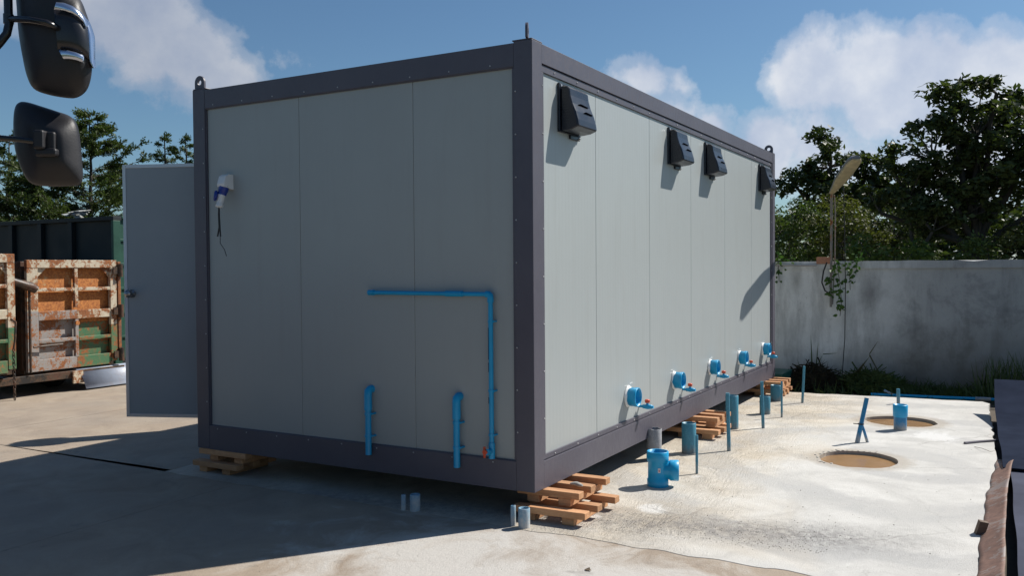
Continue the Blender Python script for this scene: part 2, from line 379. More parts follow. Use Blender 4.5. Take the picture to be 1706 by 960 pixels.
M_FRAME = simple('frame_paint', (.080, .074, .096), .42, 0, .10, 3, .12)
def framemat():
    m, t, b = newmat('frame_enamel'); P = pos(t); a = noise_n(t, P, 2.2, 6, .65); e = noise_n(t, vmth(t, 'MULTIPLY', P, (3, 3, 1)), 14, 7, .75); k = noise_n(t, P, 75, 4, .7)
    c = mix(t, ramp(t, a.outputs[0], [(.3, 0.0), (.7, 1.0)]), (.074, .069, .090), (.092, .086, .108))
    c = mix(t, ramp(t, e.outputs[0], [(.60, 0.0), (.76, .30)]), c, (.20, .18, .165))
    c = mix(t, ramp(t, k.outputs[0], [(.70, 0.0), (.73, .6)]), c, (.26, .25, .25))
    setc(t, b.inputs['Base Color'], c); setc(t, b.inputs['Roughness'], ramp(t, e.outputs[0], [(.3, .34), (.7, .6)])); bump(t, b, a.outputs[0], .3, .006); return m
M_FRAME = framemat()
M_PANX = panelmat('panel_right', 'x'); M_PANY = panelmat('panel_end_shaded', 'y', (.335, .36, .355))  # same panels all round; the end walls' shade is put into a darker colour
M_DOOR = simple('door_skin', (.27, .30, .32), .45, 0, .05, 2, .05)
M_ALU = simple('aluminium_edge', (.55, .55, .57), .4, .6, .08, 6)
M_SEAL = simple('dark_joint', (.03, .03, .032), .7)
M_SCREW = simple('screw', (.42, .42, .43), .35, .4)
M_BLKPL = simple('black_plastic', (.012, .015, .024), .30, 0, .15, 8, .1)
M_MIRBLK = simple('mirror_housing', (.017, .016, .0185), .50, 0, .2, 18, .12, .4)
M_CHROME = simple('chrome', (.55, .60, .70), .16, .9, .05, 10)
M_ARM = simple('black_enamel', (.012, .012, .015), .2, .0, .1, 10)
M_GLASS = simple('mirror_glass', (.6, .62, .65), .03, 1)
M_BLUE = simple('blue_pvc', (.004, .30, .56), .38, 0, .06, 8)
M_BLUED = dusty('blue_pvc_muddy', (.010, .17, .36), z0=0, h=.09, amt=.8)
M_TEAL = dusty('weathered_blue_pvc', (.045, .20, .285), dust=(.25, .22, .19), rough=.5, z0=0, h=.07, amt=.8, scuff=.35)
M_TEAL2 = dusty('weathered_blue_stake', (.045, .20, .29), dust=(.34, .31, .27), rough=.5, z0=0, h=.09, amt=.7, scuff=.5)
M_GREYP = dusty('cement_smeared_pipe', (.20, .205, .225), dust=(.42, .42, .42), rough=.8, z0=0, h=.5, amt=.5, scuff=.9)
M_WHITEP = dusty('cement_smeared_blue_pipe', (.10, .27, .40), dust=(.48, .48, .47), rough=.7, z0=0, h=.16, amt=1.0, scuff=.4)
M_RED = simple('red_handle', (.56, .07, .025), .35)
M_WHITE = simple('white_plastic', (.72, .72, .70), .4, 0, .05)
M_PLUGB = simple('blue_plug', (.012, .04, .26), .35)
M_CABLE = simple('cable', (.012, .012, .012), .5)
M_SEALANT = simple('white_sealant', (.78, .78, .76), .6, 0, .1, 30, .3)
M_INSIDE = simple('pipe_inside', (.02, .05, .08), .7)
M_WOOD = wood_mat('pallet_wood', (.34, .15, .065), (.58, .33, .17))
M_NEW = concrete('new_cement', 'new'); M_OLD = concrete('old_concrete', 'old')
M_SOIL = simple('dark_soil', (.035, .028, .02), .95, 0, .4, 6, .8)
M_EARTH = simple('earth_and_grass', (.06, .07, .03), .95, 0, .4, 1.2, .6)

# ------------------------------------------------------------------ the setting: ground, yard slabs, planting strip
g = MB(); g.add([(-400, -400, -.16), (400, -400, -.16), (400, 400, -.16), (-400, 400, -.16)], [(0, 1, 2, 3)])
struct(g.build('ground', M_EARTH), 'earth and rough grass beyond the yard')
yard = bpy.data.objects.new('yard', None); COL.objects.link(yard); yard['kind'] = 'structure'; yard['_o'] = (0, 0, 0); yard['label'] = 'concrete yard of joined slabs'
def slab(poly, zt, mat, holes=(), wob=.003, sub=.22, label=None, relief=0.0):
    """poly: outer loop (counter-clockwise); edges are subdivided and worn a little, holes cut through"""
    def loop(pts, amp, step):
        out = []
        for i, p in enumerate(pts):
            q = pts[(i+1) % len(pts)]; d = math.hypot(q[0]-p[0], q[1]-p[1]); n = max(1, min(160, int(d/step)))
            for k in range(n):
                f = k/n; x, y = p[0]+(q[0]-p[0])*f, p[1]+(q[1]-p[1])*f
                w = amp*mnoise.noise(Vector((x*5, y*5, zt*40)))*2
                out.append((x+w, y+w*.7))
        return out
    loops = [loop(poly, wob, sub)]+[loop(h, .0, 9) for h in holes]
    vs, es = [], []
    for L in loops:
        b = len(vs); vs += [Vector(p) for p in L]; es += [(b+i, b+(i+1) % len(L)) for i in range(len(L))]
    v2, e2, f2, ov, _, _ = delaunay_2d_cdt(vs, es, [], 0, 1e-6)
    def inside(p, L):
        c = False; j = len(L)-1
        for i in range(len(L)):
            if (L[i][1] > p[1]) != (L[j][1] > p[1]) and p[0] < (L[j][0]-L[i][0])*(p[1]-L[i][1])/(L[j][1]-L[i][1])+L[i][0]: c = not c
            j = i
        return c
    m = MB(); tris = []
    for f in f2:
        cx = sum(v2[i][0] for i in f)/3; cy = sum(v2[i][1] for i in f)/3
        if inside((cx, cy), loops[0]) and not any(inside((cx, cy), L) for L in loops[1:]): tris.append(tuple(f))
    m.add([(v[0], v[1], zt) for v in v2], tris)
    for li, L in enumerate(loops):
        n = len(L); vv = [(p[0], p[1], zt) for p in L]+[(p[0], p[1], -.15) for p in L]
        fs = [(i, i+n, (i+1) % n+n, (i+1) % n) for i in range(n)]
        if li: fs = [f[::-1] for f in fs]
        m.add(vv, fs)
    return m.build('slab', mat, yard, label=label)
def hole(cx, cy, rx, ry, seed, n=44):
    return [(cx+rx*math.cos(a)*(1+.07*mnoise.noise(Vector((math.cos(a)*2.2, math.sin(a)*2.2, seed)))+.025*mnoise.noise(Vector((math.cos(a)*9, math.sin(a)*9, seed)))),
             cy+ry*math.sin(a)*(1+.07*mnoise.noise(Vector((math.cos(a)*2.2+4, math.sin(a)*2.2, seed))))) for a in [2*math.pi*k/n for k in range(n)]]
H1 = hole(2.80, -1.49, .325, .30, 1); H2 = hole(4.83, -1.61, .31, .335, 2)
slab([(-.150, -2.40), (3.2, -2.48), (6.52, -2.36), (6.62, -2.3), (6.38, .3), (6.34, 3.2), (-.150, 3.2)], 0.0, M_NEW, (H1, H2), .022, .06, 'pale new cement slab with two round holes')
yx = [-8.6, -4.4, -.150]; yy = [-5.6, -2.0, 2.395, 6.2, 10.1, 14.0, 22, 30]
for i in range(2):
    for j in range(7):
        slab([(yx[i]+.0025, yy[j]+.0025), (yx[i+1]+(.09 if i and yy[j] < 3 else -.0025), yy[j]+.0025), (yx[i+1]+(.09 if i and yy[j] < 2 else -.0025), yy[j+1]-.0025), (yx[i]+.0025, yy[j+1]-.0025)], -.0025, M_OLD)
for j, (a, c) in enumerate([(3.212, 6.194), (6.206, 10.094), (10.106, 13.994), (14.006, 22), (22.01, 30)]):
    slab([(-.1455, a), (3.9, a), (3.9, c), (-.1455, c)], -.0025, M_OLD)
    slab([(3.912, a), (7.1, a), (7.1, c), (3.912, c)], -.0025, M_OLD)
g = MB(); g.add([(-8.5, -5.5, -.062), (7.0, -5.5, -.062), (7.0, 30, -.062), (-8.5, 30, -.062)], [(0, 1, 2, 3)]); struct(g.build('sub_base', simple('joint_dirt', (.07, .055, .04), .95, 0, .3, 20)), 'packed dirt under the slabs, seen in the joints')
mud = simple('muddy_water', (.31, .185, .09), .10, 0, .12, 5)
for i, (H, lab) in enumerate(((H1, 'muddy brown water filling the nearer round hole in the cement'), (H2, 'muddy brown water filling the farther round hole in the cement, behind the blue capped pipe'))):
    m = MB(); cx = sum(p[0] for p in H)/len(H); cy = sum(p[1] for p in H)/len(H)
    m.add([(cx+(p[0]-cx)*1.06, cy+(p[1]-cy)*1.06, -.030) for p in H], [tuple(range(len(H)))])
    o = m.build('muddy_water', mud); struct(o, lab)
# broken rim crumbs about the nearer hole
m = MB()
for k in range(46):
    a = random.uniform(.1, math.pi*1.0)-.4; H = H1 if k < 60 else H2
    i = int((a % (2*math.pi))/(2*math.pi)*44) % 44; p = H[i]; cx, cy = (2.8, -1.49) if k < 60 else (4.83, -1.61)
    s = random.uniform(1.0, 1.12); r = random.uniform(.003, .008)
    c = Vector((cx+(p[0]-cx)*s, cy+(p[1]-cy)*s, r*.3))
    m.obox(c, Vector((r, random.uniform(-r, r)*.6, 0)), Vector((-r*.4, r*.9, 0)), Vector((0, .2*r, r*.5)))
o = m.build('cement_crumbs', simple('crumbs', (.48, .45, .40), .9, 0, .2, 9, .4)); o['kind'] = 'stuff'; o['label'] = 'broken cement crumbs round the muddy holes'
m = MB(); rr = random.Random(21)
for k in range(1500):
    if k % 3: y = rr.uniform(-1.7, .05); x = .05-.12*y+abs(rr.gauss(0, .28))-.05; r = rr.uniform(.0008, .0026)
    else: x, y = rr.uniform(-4, 6.3), rr.uniform(-2.35, 6); r = rr.uniform(.0010, .0032)
    if 0 < x < 6.45 and 0 < y < 3: continue
    if math.hypot(x-2.8, y+1.49) < .36 or math.hypot(x-4.83, y+1.61) < .36: continue
    z = 0 if x > -.15 and y < 3.2 else -.0025; a = rr.uniform(0, 3)
    m.obox((x, y, z+r*.35), (r*math.cos(a), r*math.sin(a), 0), (-r*.7*math.sin(a), r*.7*math.cos(a), r*.2), (0, 0, r*.5))
o = m.build('grit', simple('grit', (.30, .27, .235), .9, 0, .5, 40)); o['kind'] = 'stuff'; o['label'] = 'loose grit and crumbs on the concrete'
for pts, lab in (([(4.66, -1.36, .004), (4.74, -1.44, .012), (4.80, -1.5, .006)], 'short twig beside the farther muddy hole'), ([(3.75, -2.3, .004), (3.62, -2.36, .02), (3.55, -2.42, .012), (3.5, -2.46, .03)], 'crooked twig at the slab edge by the rusty strip')):
    tag(MB().tube(pts, [.002]*(len(pts)-1)+[.0008], 5).build('twig', simple('twig', (.10, .07, .045), .9)), lab, 'twig')
m = MB(); m.add([(-.62, -.62, .0), (-.612, -.65, .004), (-.636, -.635, .002), (-.598, -.64, .008), (-.628, -.665, .003)], [(0, 1, 2), (1, 3, 0), (1, 4, 2)])
tag(m.build('dry_leaf', simple('dry_leaf', (.10, .07, .04), .8)), 'small dark dry leaf on the pale concrete', 'leaf')
g = MB(); nx, ny = 14, 120; vs = []; fs = []
for i in range(nx+1):
    for j in range(ny+1):
        x = 6.3+i/nx*1.45; y = -9+j/ny*17; x += -.095*y*.6
        vs.append((x, y, -.06+.05*mnoise.noise(Vector((x*3, y*3, 0)))+.02*mnoise.noise(Vector((x*11, y*11, 3)))))
for i in range(nx):
    for j in range(ny): a = i*(ny+1)+j; fs.append((a, a+ny+1, a+ny+2, a+1))
g.add(vs, fs, True); struct(g.build('planting_strip', M_SOIL), 'dark soil strip at the foot of the boundary wall')

# ------------------------------------------------------------------ boundary wall
def wallmat():
    m, t, b = newmat('stained_render'); P = pos(t); s = N(t, 'ShaderNodeSeparateXYZ'); t.links.new(P, s.inputs[0])
    a = noise_n(t, P, 1.6, 8, .68, .15); d = noise_n(t, vmth(t, 'MULTIPLY', P, (2.4, 2.4, .5)), 1.9, 8, .7); e = noise_n(t, P, 18, 6, .7)
    Y = s.outputs[1]; Z = s.outputs[2]; f2 = noise_n(t, P, .7, 5, .6)
    c = ramp(t, a.outputs[0], [(.3, (.60, .60, .585)), (.7, (.78, .78, .765))])
    # broad grey weathering right of the lamp, streaked down from the coping
    k = mth(t, 'ADD', mth(t, 'MULTIPLY', mth(t, 'SUBTRACT', -.55, Y), 1.1), mth(t, 'MULTIPLY', mth(t, 'SUBTRACT', f2.outputs[0], .5), 2.2), clamp=True)
    c = mix(t, mth(t, 'MULTIPLY', k, .66), c, (.20, .205, .21))
    c = mix(t, ramp(t, d.outputs[0], [(.46, 0.0), (.68, .48)]), c, (.15, .15, .145))
    bl = ramp(t, a.outputs[0], [(.34, .45), (.47, 0.0)]); c = mix(t, mth(t, 'MULTIPLY', bl, k), c, (.10, .105, .11))
    # brown soil splash rising from the strip, highest on the right
    low = ramp(t, mth(t, 'ADD', mth(t, 'ADD', Z, mth(t, 'MULTIPLY', Y, .16)), mth(t, 'MULTIPLY', a.outputs[0], .9)), [(.15, .85), (1.05, 0.0)])
    c = mix(t, low, c, (.155, .135, .11))
    top = ramp(t, mth(t, 'ADD', Z, mth(t, 'MULTIPLY', e.outputs[0], .35)), [(1.76, 0.0), (1.90, .7)])
    c = mix(t, top, c, (.12, .12, .12))
    dd = vmth(t, 'LENGTH', vmth(t, 'MULTIPLY', vmth(t, 'SUBTRACT', P, (7.7, -.95, 1.22)), (0, 2.6, 1.5)))
    c = mix(t, ramp(t, mth(t, 'ADD', dd, mth(t, 'MULTIPLY', a.outputs[0], .35)), [(.25, .55), (.62, 0.0)]), c, (.12, .115, .12))
    dd = vmth(t, 'LENGTH', vmth(t, 'MULTIPLY', vmth(t, 'SUBTRACT', P, (7.6, -.02, 1.38)), (0, 5, 2.4)))
    c = mix(t, ramp(t, mth(t, 'ADD', dd, mth(t, 'MULTIPLY', a.outputs[0], .5)), [(.3, .5), (.8, 0.0)]), c, (.16, .155, .13))
    c = mix(t, ramp(t, e.outputs[0], [(.60, 0.0), (.72, .35)]), c, (.18, .17, .16))
    setc(t, b.inputs['Base Color'], c); b.inputs['Roughness'].default_value = .9
    bump(t, b, mth(t, 'ADD', a.outputs[0], mth(t, 'MULTIPLY', e.outputs[0], .35)), .4, .02); return m
M_WALL = wallmat()
def wx(y): return 7.62-.095*y
wl = thing('boundary_wall', (wx(0), 0, -.1), 'grey stained rendered boundary wall behind the cement slab', 'wall')
m = MB(); ys = np.linspace(-9, 7, 9)
for a, c in zip(ys[:-1], ys[1:]):
    m.add([(wx(a), a, -.15), (wx(c), c, -.15), (wx(c), c, 1.54), (wx(a), a, 1.54), (wx(a)+.12, a, -.15), (wx(c)+.12, c, -.15), (wx(c)+.12, c, 1.54), (wx(a)+.12, a, 1.54)],
          [(0, 1, 2, 3), (5, 4, 7, 6), (3, 2, 6, 7)])
m.build('render', M_WALL, wl)
m = MB(); pts = np.linspace(-9, 7, 90); rs = []
for y in pts:
    z = 1.635+.006*mnoise.noise(Vector((0, y*3, 0)))
    dz = -.014 if abs(y+2.2) < .1 else 0
    x = wx(y); rs.append([Vector((x-.03, y, 1.535)), Vector((x+.15, y, 1.535)), Vector((x+.15, y, z)), Vector((x-.03, y, z+dz))])
m.rings(rs, smooth=False); m.build('coping', M_WALL, wl)
m = MB(); m.box(wx(-.38)-.06, wx(-.38)+.06, -.47, -.29, 1.60, 1.69)
m.build('brick', simple('orange_brick', (.42, .20, .12), .85, 0, .2, 20, .5), wl, .006)

# pipe along the wall top, drooping conduit
tag(MB().tube([(wx(y)-.05, y, 1.585+.004*math.sin(y*6)) for y in np.linspace(1.5, -.3, 12)], .013).build('conduit_pipe', simple('grey_pipe', (.4, .38, .36), .6)),
    'thin grey conduit along the wall top left of the brick', 'pipe')

# ------------------------------------------------------------------ wall lamp
lamp = thing('street_lamp', (7.54, -.50, 1.0), 'old street lamp with long yellowed head on a thin rusty pole at the wall', 'street lamp')
M_LAMPM = rusty('lamp_pole_metal', (.22, .20, .18), .35, seed=3)
m = MB(); m.tube([(7.56, -.485, 1.02), (7.55, -.49, 1.7), (7.44, -.51, 2.3), (7.33, -.53, 2.54), (7.2, -.58, 2.62)], .016, 10); m.build('pole', M_LAMPM, lamp)
m = MB(); m.tube([(7.60, -.50, 1.05), (7.59, -.53, 1.7), (7.5, -.55, 2.3), (7.36, -.56, 2.5)], .008, 6); m.build('conduit', M_LAMPM, lamp)
m = MB(); m.tube([(7.52, -.44, 1.62), (7.5, -.40, 1.50), (7.5, -.38, 1.35), (7.5, -.42, 1.24), (7.54, -.47, 1.20)], .010, 6); m.build('cable_loop', M_CABLE, lamp)
A, B = Vector((7.34, -.53, 2.53)), Vector((6.26, -.99, 2.84)); d = (B-A).normalized(); sd = d.cross(Vector((0, 0, 1))).normalized(); uu = sd.cross(d)
if uu.z < 0: uu = -uu
m = MB(); rs = []; rs2 = []
for k in range(15):
    f = k/14; w = .035+.055*min(1, f*2.2) - (.045*max(0, (f-.88)/.12)**2); hh = .03+.045*min(1, f*2.5); c = A.lerp(B, f)
    if k == 14: hh *= .5
    rs.append([c+sd*w*math.cos(q)+uu*(hh*math.sin(q)) for q in [math.pi*j/8 for j in range(9)]])
    rs2.append([c+sd*w*.93*math.cos(q)-uu*(.006+hh*.42*math.sin(q)) for q in [math.pi*j/8 for j in range(9)]])
m.rings(rs); m.build('lamp_housing', simple('lamp_housing', (.24, .22, .20), .5, .2, .2, 12), lamp)
m = MB(); m.rings(rs2); m.build('diffuser', simple('yellowed_diffuser', (.42, .34, .19), .5, 0, .25, 15), lamp)
tag(MB().tube([(7.45, -.66, 2.62), (7.52, -.665, 1.9), (7.56, -.67, 1.3), (7.57, -.66, .6), (7.58, -.62, .0)], .006, 5).build('hanging_wire', M_CABLE),
    'thin black wire hanging down the wall beside the lamp', 'wire')

# ------------------------------------------------------------------ the portable building
L_, W_, Z0, Z1 = 6.45, 3.0, .18, 2.98
bd = thing('portable_building', (0, 0, Z0), 'light grey panelled portable building with dark grey steel frame, raised on pallets', 'portable building')
# corner posts
for (x, y) in ((0, 0), (L_-.13, 0), (0, W_-.13), (L_-.13, W_-.13)):
    m = MB(); m.box(x, x+.13, y, y+.13, Z0+.002, Z1-.002); m.build('corner_post', M_FRAME, bd, .003)
# beams: bottom 0.19 deep, top 0.15 deep, 3 mm proud of the posts' inner faces
for (y0, y1) in ((.0015, .10), (W_-.10, W_-.0015)):
    m = MB(); m.box(.131, L_-.131, y0, y1, Z0, Z0+.175); m.build('bottom_beam', M_FRAME, bd, .002)
    m = MB(); m.box(.131, L_-.131, y0, y1, Z1-.125, Z1-.004); m.build('top_beam', M_FRAME, bd, .002)
for (x0, x1) in ((.0015, .10), (L_-.10, L_-.0015)):
    m = MB(); m.box(x0, x1, .131, W_-.131, Z0, Z0+.185); m.build('bottom_beam', M_FRAME, bd, .002)
    m = MB(); m.box(x0, x1, .131, W_-.131, Z1-.155, Z1-.01); m.build('top_beam', M_FRAME, bd, .002)
m = MB(); m.box(.10, L_-.10, .10, W_-.10, Z0+.03, Z0+.10); m.build('floor', simple('floor_board', (.10, .09, .08), .9), bd)
m = MB(); m.box(.09, L_-.09, .09, W_-.09, Z1-.10, Z1-.012); m.build('roof', simple('roof_sheet', (.36, .37, .37), .4, .3), bd)
# corner caps where the roof rail is capped
for x in (.002, L_-.142):
    for y in (.002, W_-.142):
        m = MB(); m.box(x, x+.14, y, y+.14, Z1-.001, Z1+.007); m.build('corner_cap', M_FRAME, bd, .003)
# right side panels with open joints
SX = [.15, .994, 2.073, 3.157, 4.279, 5.369, 6.315]
for a, c in zip(SX[:-1], SX[1:]):
    m = MB(); m.box(a+.0015, c-.0015, .022, .072, .33, 2.845); m.build('wall_panel', M_PANX, bd, .003)
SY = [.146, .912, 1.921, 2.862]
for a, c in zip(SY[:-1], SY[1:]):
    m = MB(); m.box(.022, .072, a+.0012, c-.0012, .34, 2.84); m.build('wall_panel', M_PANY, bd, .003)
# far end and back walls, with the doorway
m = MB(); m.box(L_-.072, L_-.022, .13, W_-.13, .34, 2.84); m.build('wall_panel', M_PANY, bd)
for a, c, z0, z1 in ((.13, .34, .34, 2.84), (.341, 1.24, 2.42, 2.84), (1.241, 3.0, .34, 2.84), (3.001, 4.6, .34, 2.84), (4.601, L_-.13, .34, 2.84)):
    m = MB(); m.box(a, c, W_-.072, W_-.022, z0, z1); m.build('wall_panel', M_PANX, bd)
m = MB(); m.box(.075, L_-.075, .075, W_-.075, .30, .32); m.build('inner_lining', M_SEAL, bd)
# trim round the right side: raised strip with a groove against the beams
def strip(x0, x1, z0, z1): m = MB(); m.box(x0, x1, .010, .030, z0, z1); return m.build('trim_strip', M_FRAME, bd, .002)
strip(.136, L_-.136, 2.806, 2.850); strip(.136, L_-.136, .360, .392); strip(.134, .170, .393, 2.805); strip(6.285, L_-.136, .393, 2.805)
def stripy(y0, y1, z0, z1): m = MB(); m.box(.008, .030, y0, y1, z0, z1); return m.build('trim_strip', M_FRAME, bd, .002)
stripy(.132, W_-.132, 2.818, 2.834) ; stripy(.132, W_-.132, .356, .370); stripy(.132, .147, .371, 2.817); stripy(2.862, 2.868, .371, 2.817)
# screw heads
m = MB()
def screw(p, ax): m.lathe([(.0055, 0), (.0055, .002), (.003, .004)], p, ax, 8)
for k in range(18): screw((.32+k*.345, .009, 2.828), (0, -1, 0))
for k in range(18): screw((.30+k*.345, .009, .374), (0, -1, 0))
for k in range(8): screw((.152, .009, .62+k*.30), (0, -1, 0)); screw((6.305, .009, .62+k*.30), (0, -1, 0))
for k in range(9): screw((.003, .125, .55+k*.265), (-1, 0, 0)) if False else screw((-.001, .118, .55+k*.265), (-1, 0, 0))
for k in range(9): screw((-.001, 2.888, .55+k*.265), (-1, 0, 0))
for k in range(9): screw((.003, .30+k*.31, 2.848), (-1, 0, 0)); screw((.003, .30+k*.31, .345), (-1, 0, 0))
o = m.build('screws', M_SCREW, bd); o['kind'] = 'stuff'
# lifting eyes
def eye(x, y):
    m = MB(); n = 28; zc = Z1+.055; pr = []
    out = [(-.052, Z1+.010)]+[(.052*math.cos(a), zc+.052*math.sin(a)) for a in [math.pi-math.pi*k/16 for k in range(17)]]+[(.052, Z1+.010)]
    outer = [Vector((0, 0, 0))]*0
    hn = 20; inner = [(.021*math.cos(2*math.pi*k/hn), zc+.021*math.sin(2*math.pi*k/hn)) for k in range(hn)]
    vs = [Vector(p) for p in out+inner]; no = len(out)
    es = [(i, (i+1) % no) for i in range(no)]+[(no+i, no+(i+1) % hn) for i in range(hn)]
    v2, _, f2, *_ = delaunay_2d_cdt(vs, es, [], 0, 1e-7)
    fs = [tuple(f) for f in f2 if not (abs(sum(v2[i][0] for i in f)/3) < .0195 and abs(sum(v2[i][1] for i in f)/3-zc) < .0195 and math.hypot(sum(v2[i][0] for i in f)/3, sum(v2[i][1] for i in f)/3-zc) < .0205)]
    h = .008
    m.add([(x-h, y+p[0], p[1]) for p in v2], fs); m.add([(x+h, y+p[0], p[1]) for p in v2], [f[::-1] for f in fs])
    for L, fl in ((list(range(no)), 1), (list(range(no, no+hn)), -1)):
        q = [v2[i] for i in L]; n = len(q)
        m.add([(x-h, y+p[0], p[1]) for p in q]+[(x+h, y+p[0], p[1]) for p in q], [(i, (i+1) % n, (i+1) % n+n, i+n) for i in range(n)])
    return m.build('lifting_eye', M_FRAME, bd)
for x, y in ((.02, W_-.065), (L_-.07, .06)): eye(x, y)
o = eye(0, 0); o.rotation_euler.z = R(-66); o.location = (.022, .045, 0)
o = dup(o, (L_-.1, W_-.1, 0))
# vent hoods on the right side
def hood(x0, x1, zt=2.78, zb=2.455):
    h = MB(); h.box(x0, x1-.02, .004, .021, zt-.318, zt); h.box(x0+.17, x1-.03, .005, .021, zt-.345, zt-.3185); plate = h.build('vent_hood', M_BLKPL, bd, .003)
    # cowl: profile in (depth, z), belled out to the bottom
    prof = [(-.004, zt-.018), (-.040, zt-.022), (-.058, zt-.04), (-.064, zt-.085), (-.078, zt-.135), (-.102, zt-.19), (-.118, zt-.245), (-.124, zt-.282), (-.118, zt-.290), (-.075, zt-.305), (-.004, zt-.312)]
    m = MB(); w = x1-x0; rs = []
    for q, (fx, sc) in enumerate(((0.05, .90), (.07, .985), (.12, 1.0), (.83, 1.0), (.89, .985), (.91, .90))):
        rs.append([Vector((x0+w*fx, p[0]*sc, zt-.16+(p[1]-zt+.16)*(.97 if sc < .95 else 1))) for p in prof])
    m.rings(rs, smooth=False); cw = m.build('cowl', M_BLKPL, plate, .004)
    s = MB()
    for zc, a, c in ((zt-.135, .30, .74), (zt-.185, .42, .80)):
        y = -.073-(zc-(zt-.12))*-.45
        vs = [(x0+w*a, y-.007, zc-.001), (x0+w*c, y-.007, zc-.003), (x0+w*c, y+.0, zc+.004), (x0+w*(a+.12), y+.0, zc+.009)]
        s.add(vs+[(v[0], v[1]+.012, v[2]) for v in vs], [(0, 1, 2, 3), (3, 2, 6, 7), (0, 4, 5, 1), (1, 5, 6, 2), (0, 3, 7, 4)])
    s.build('slot', simple('slot_shade', (.002, .002, .003), .9, spec=0.0), plate)  # the dark of an open slot, put into a thin black piece
    s = MB()
    for k in range(12): z = zt-.06-k*.018; s.box(x0+w*.046, x0+w*.052, -.03-.003*k, -.008, z, z+.006)
    o = s.build('louvre', M_BLKPL, plate); 
    s = MB(); s.lathe([(.009, 0), (.005, .012)], (x0+w*.86, .005, zt-.334), (0, -1, 0), 8); s.build('screw', M_SCREW, plate)
    s = MB()
    for fx in (.08, .92): s.lathe([(.010, 0), (.010, .003)], (x0+w*fx, .004, zt-.015), (0, -1, 0), 10)
    s.build('bolts', M_SCREW, plate, kind='stuff')
    return plate
for a in (.385, 2.508, 3.562, 5.69): hood(a, a+.345, 2.782)
# drain stubs and stop valves along the foot
for i, x in enumerate((1.585, 2.665, 3.745, 4.835, 5.905)):
    zc = .575+.004*((i*7) % 3-1)
    m = MB(); m.lathe([(.070, 0), (.072, .0), (.072, .055), (.074, .06), (.074, .084), (.072, .087), (.066, .087), (.064, .06), (.062, .0)], (x, .02, zc), (0, -1, 0), 30, (False, True))
    st = m.build('drain_stub', M_BLUE, bd)
    s = MB(); rr = [(.080+.010*mnoise.noise(Vector((math.cos(a)*1.5+i, math.sin(a)*1.5, 0)))) for a in [2*math.pi*k/30 for k in range(30)]]
    rings = [[Vector((x+r*f*math.cos(a), y, zc+r*f*math.sin(a))) for a, r in zip([2*math.pi*k/30 for k in range(30)], rr)] for f, y in ((1.0, .019), (.95, .008), (.82, -.006))]
    s.rings(rings); s.build('sealant', M_SEALANT, st)
    m = MB(); rr_ = random.Random(i)
    for k in range(5): a = rr_.uniform(-.12, .05); z_ = zc+.075+rr_.uniform(-.008, .022); m.box(x+a, x+a+rr_.uniform(.02, .07), .0196, .0212, z_, z_+rr_.uniform(.002, .005))
    m.build('sealant_smears', M_SEALANT, st, kind='stuff')
    vx, vz = x+.238, .463
    m = MB(); m.lathe([(.011, 0), (.011, .03), (.017, .032), (.017, .05), (.020, .058), (.020, .078), (.017, .088), (.017, .105), (.012, .107), (.012, .118)], (vx, .02, vz), (0, -1, 0), 14)
    m.cyl((vx, -.048, vz), (vx, -.048, vz+.035), .010)
    v = m.build('stop_valve', M_BLUE, bd)
    s = MB(); s.lathe([(.010, .03), (.020, .034), (.022, .052), (.015, .058)], (vx, -.048, vz), (0, 0, 1), 10); s.box(vx-.026, vx+.026, -.054, -.042, vz+.038, vz+.054); s.build('handle', M_RED, v)
# water pipe on the end wall
XP = -.012
m = MB(); m.tube([(XP, 1.268, 1.415), (XP, .325, 1.412)], .0145, 14); wp = m.build('water_pipe', M_BLUE, bd)
s = MB(); s.tube([(XP, .335, 1.412), (XP, .315, 1.412), (XP, .304, 1.404), (XP, .302, 1.385), (XP, .302, 1.36)], .021, 14); s.build('elbow', M_BLUE, wp)
s = MB(); s.tube([(XP, .302, 1.37), (XP, .300, .46)], .0155, 14); s.build('riser', M_BLUE, wp)
s = MB(); s.tube([(XP, .64, 1.413), (XP, .51, 1.413)], .0195, 14); s.build('coupling', M_BLUE, wp)
s = MB(); s.tube([(XP, 1.272, 1.415), (XP, 1.225, 1.415)], .0195, 14); s.build('end_cap', M_BLUE, wp)
s = MB(); s.tube([(XP, .300, .47), (XP, .300, .37)], .021, 14); s.lathe([(.017, 0), (.02, .04)], (XP-.015, .300, .42), (-1, 0, 0), 12); s.build('valve_body', M_BLUE, wp)
s = MB(); s.box(XP-.056, XP-.046, .316, .332, .380, .452); s.lathe([(.016, 0), (.016, .022)], (XP-.045, .315, .42), (-1, 0, 0), 10); s.build('valve_handle', M_RED, wp, .003)
def clip(par, y, z, r): s = MB(); s.lathe([(r+.004, -.008), (r+.004, .008)], (XP, y, z), (0, 0, 1), 14); s.box(XP-.006, .022, y-.026, y-r, z-.005, z+.005); s.build('pipe_clip', M_BLUE, par)
for z in (1.24, .80, .52): clip(wp, .301, z, .0155)
s = MB()
for z0, z1 in ((1.00, 1.20), (.92, .98), (.72, .76)):
    s.box(XP-.0165, XP-.0150, .309, .3125, z0, z1)
s.build('print_strip', simple('dark_print', (.01, .03, .06), .5), wp, kind='stuff')
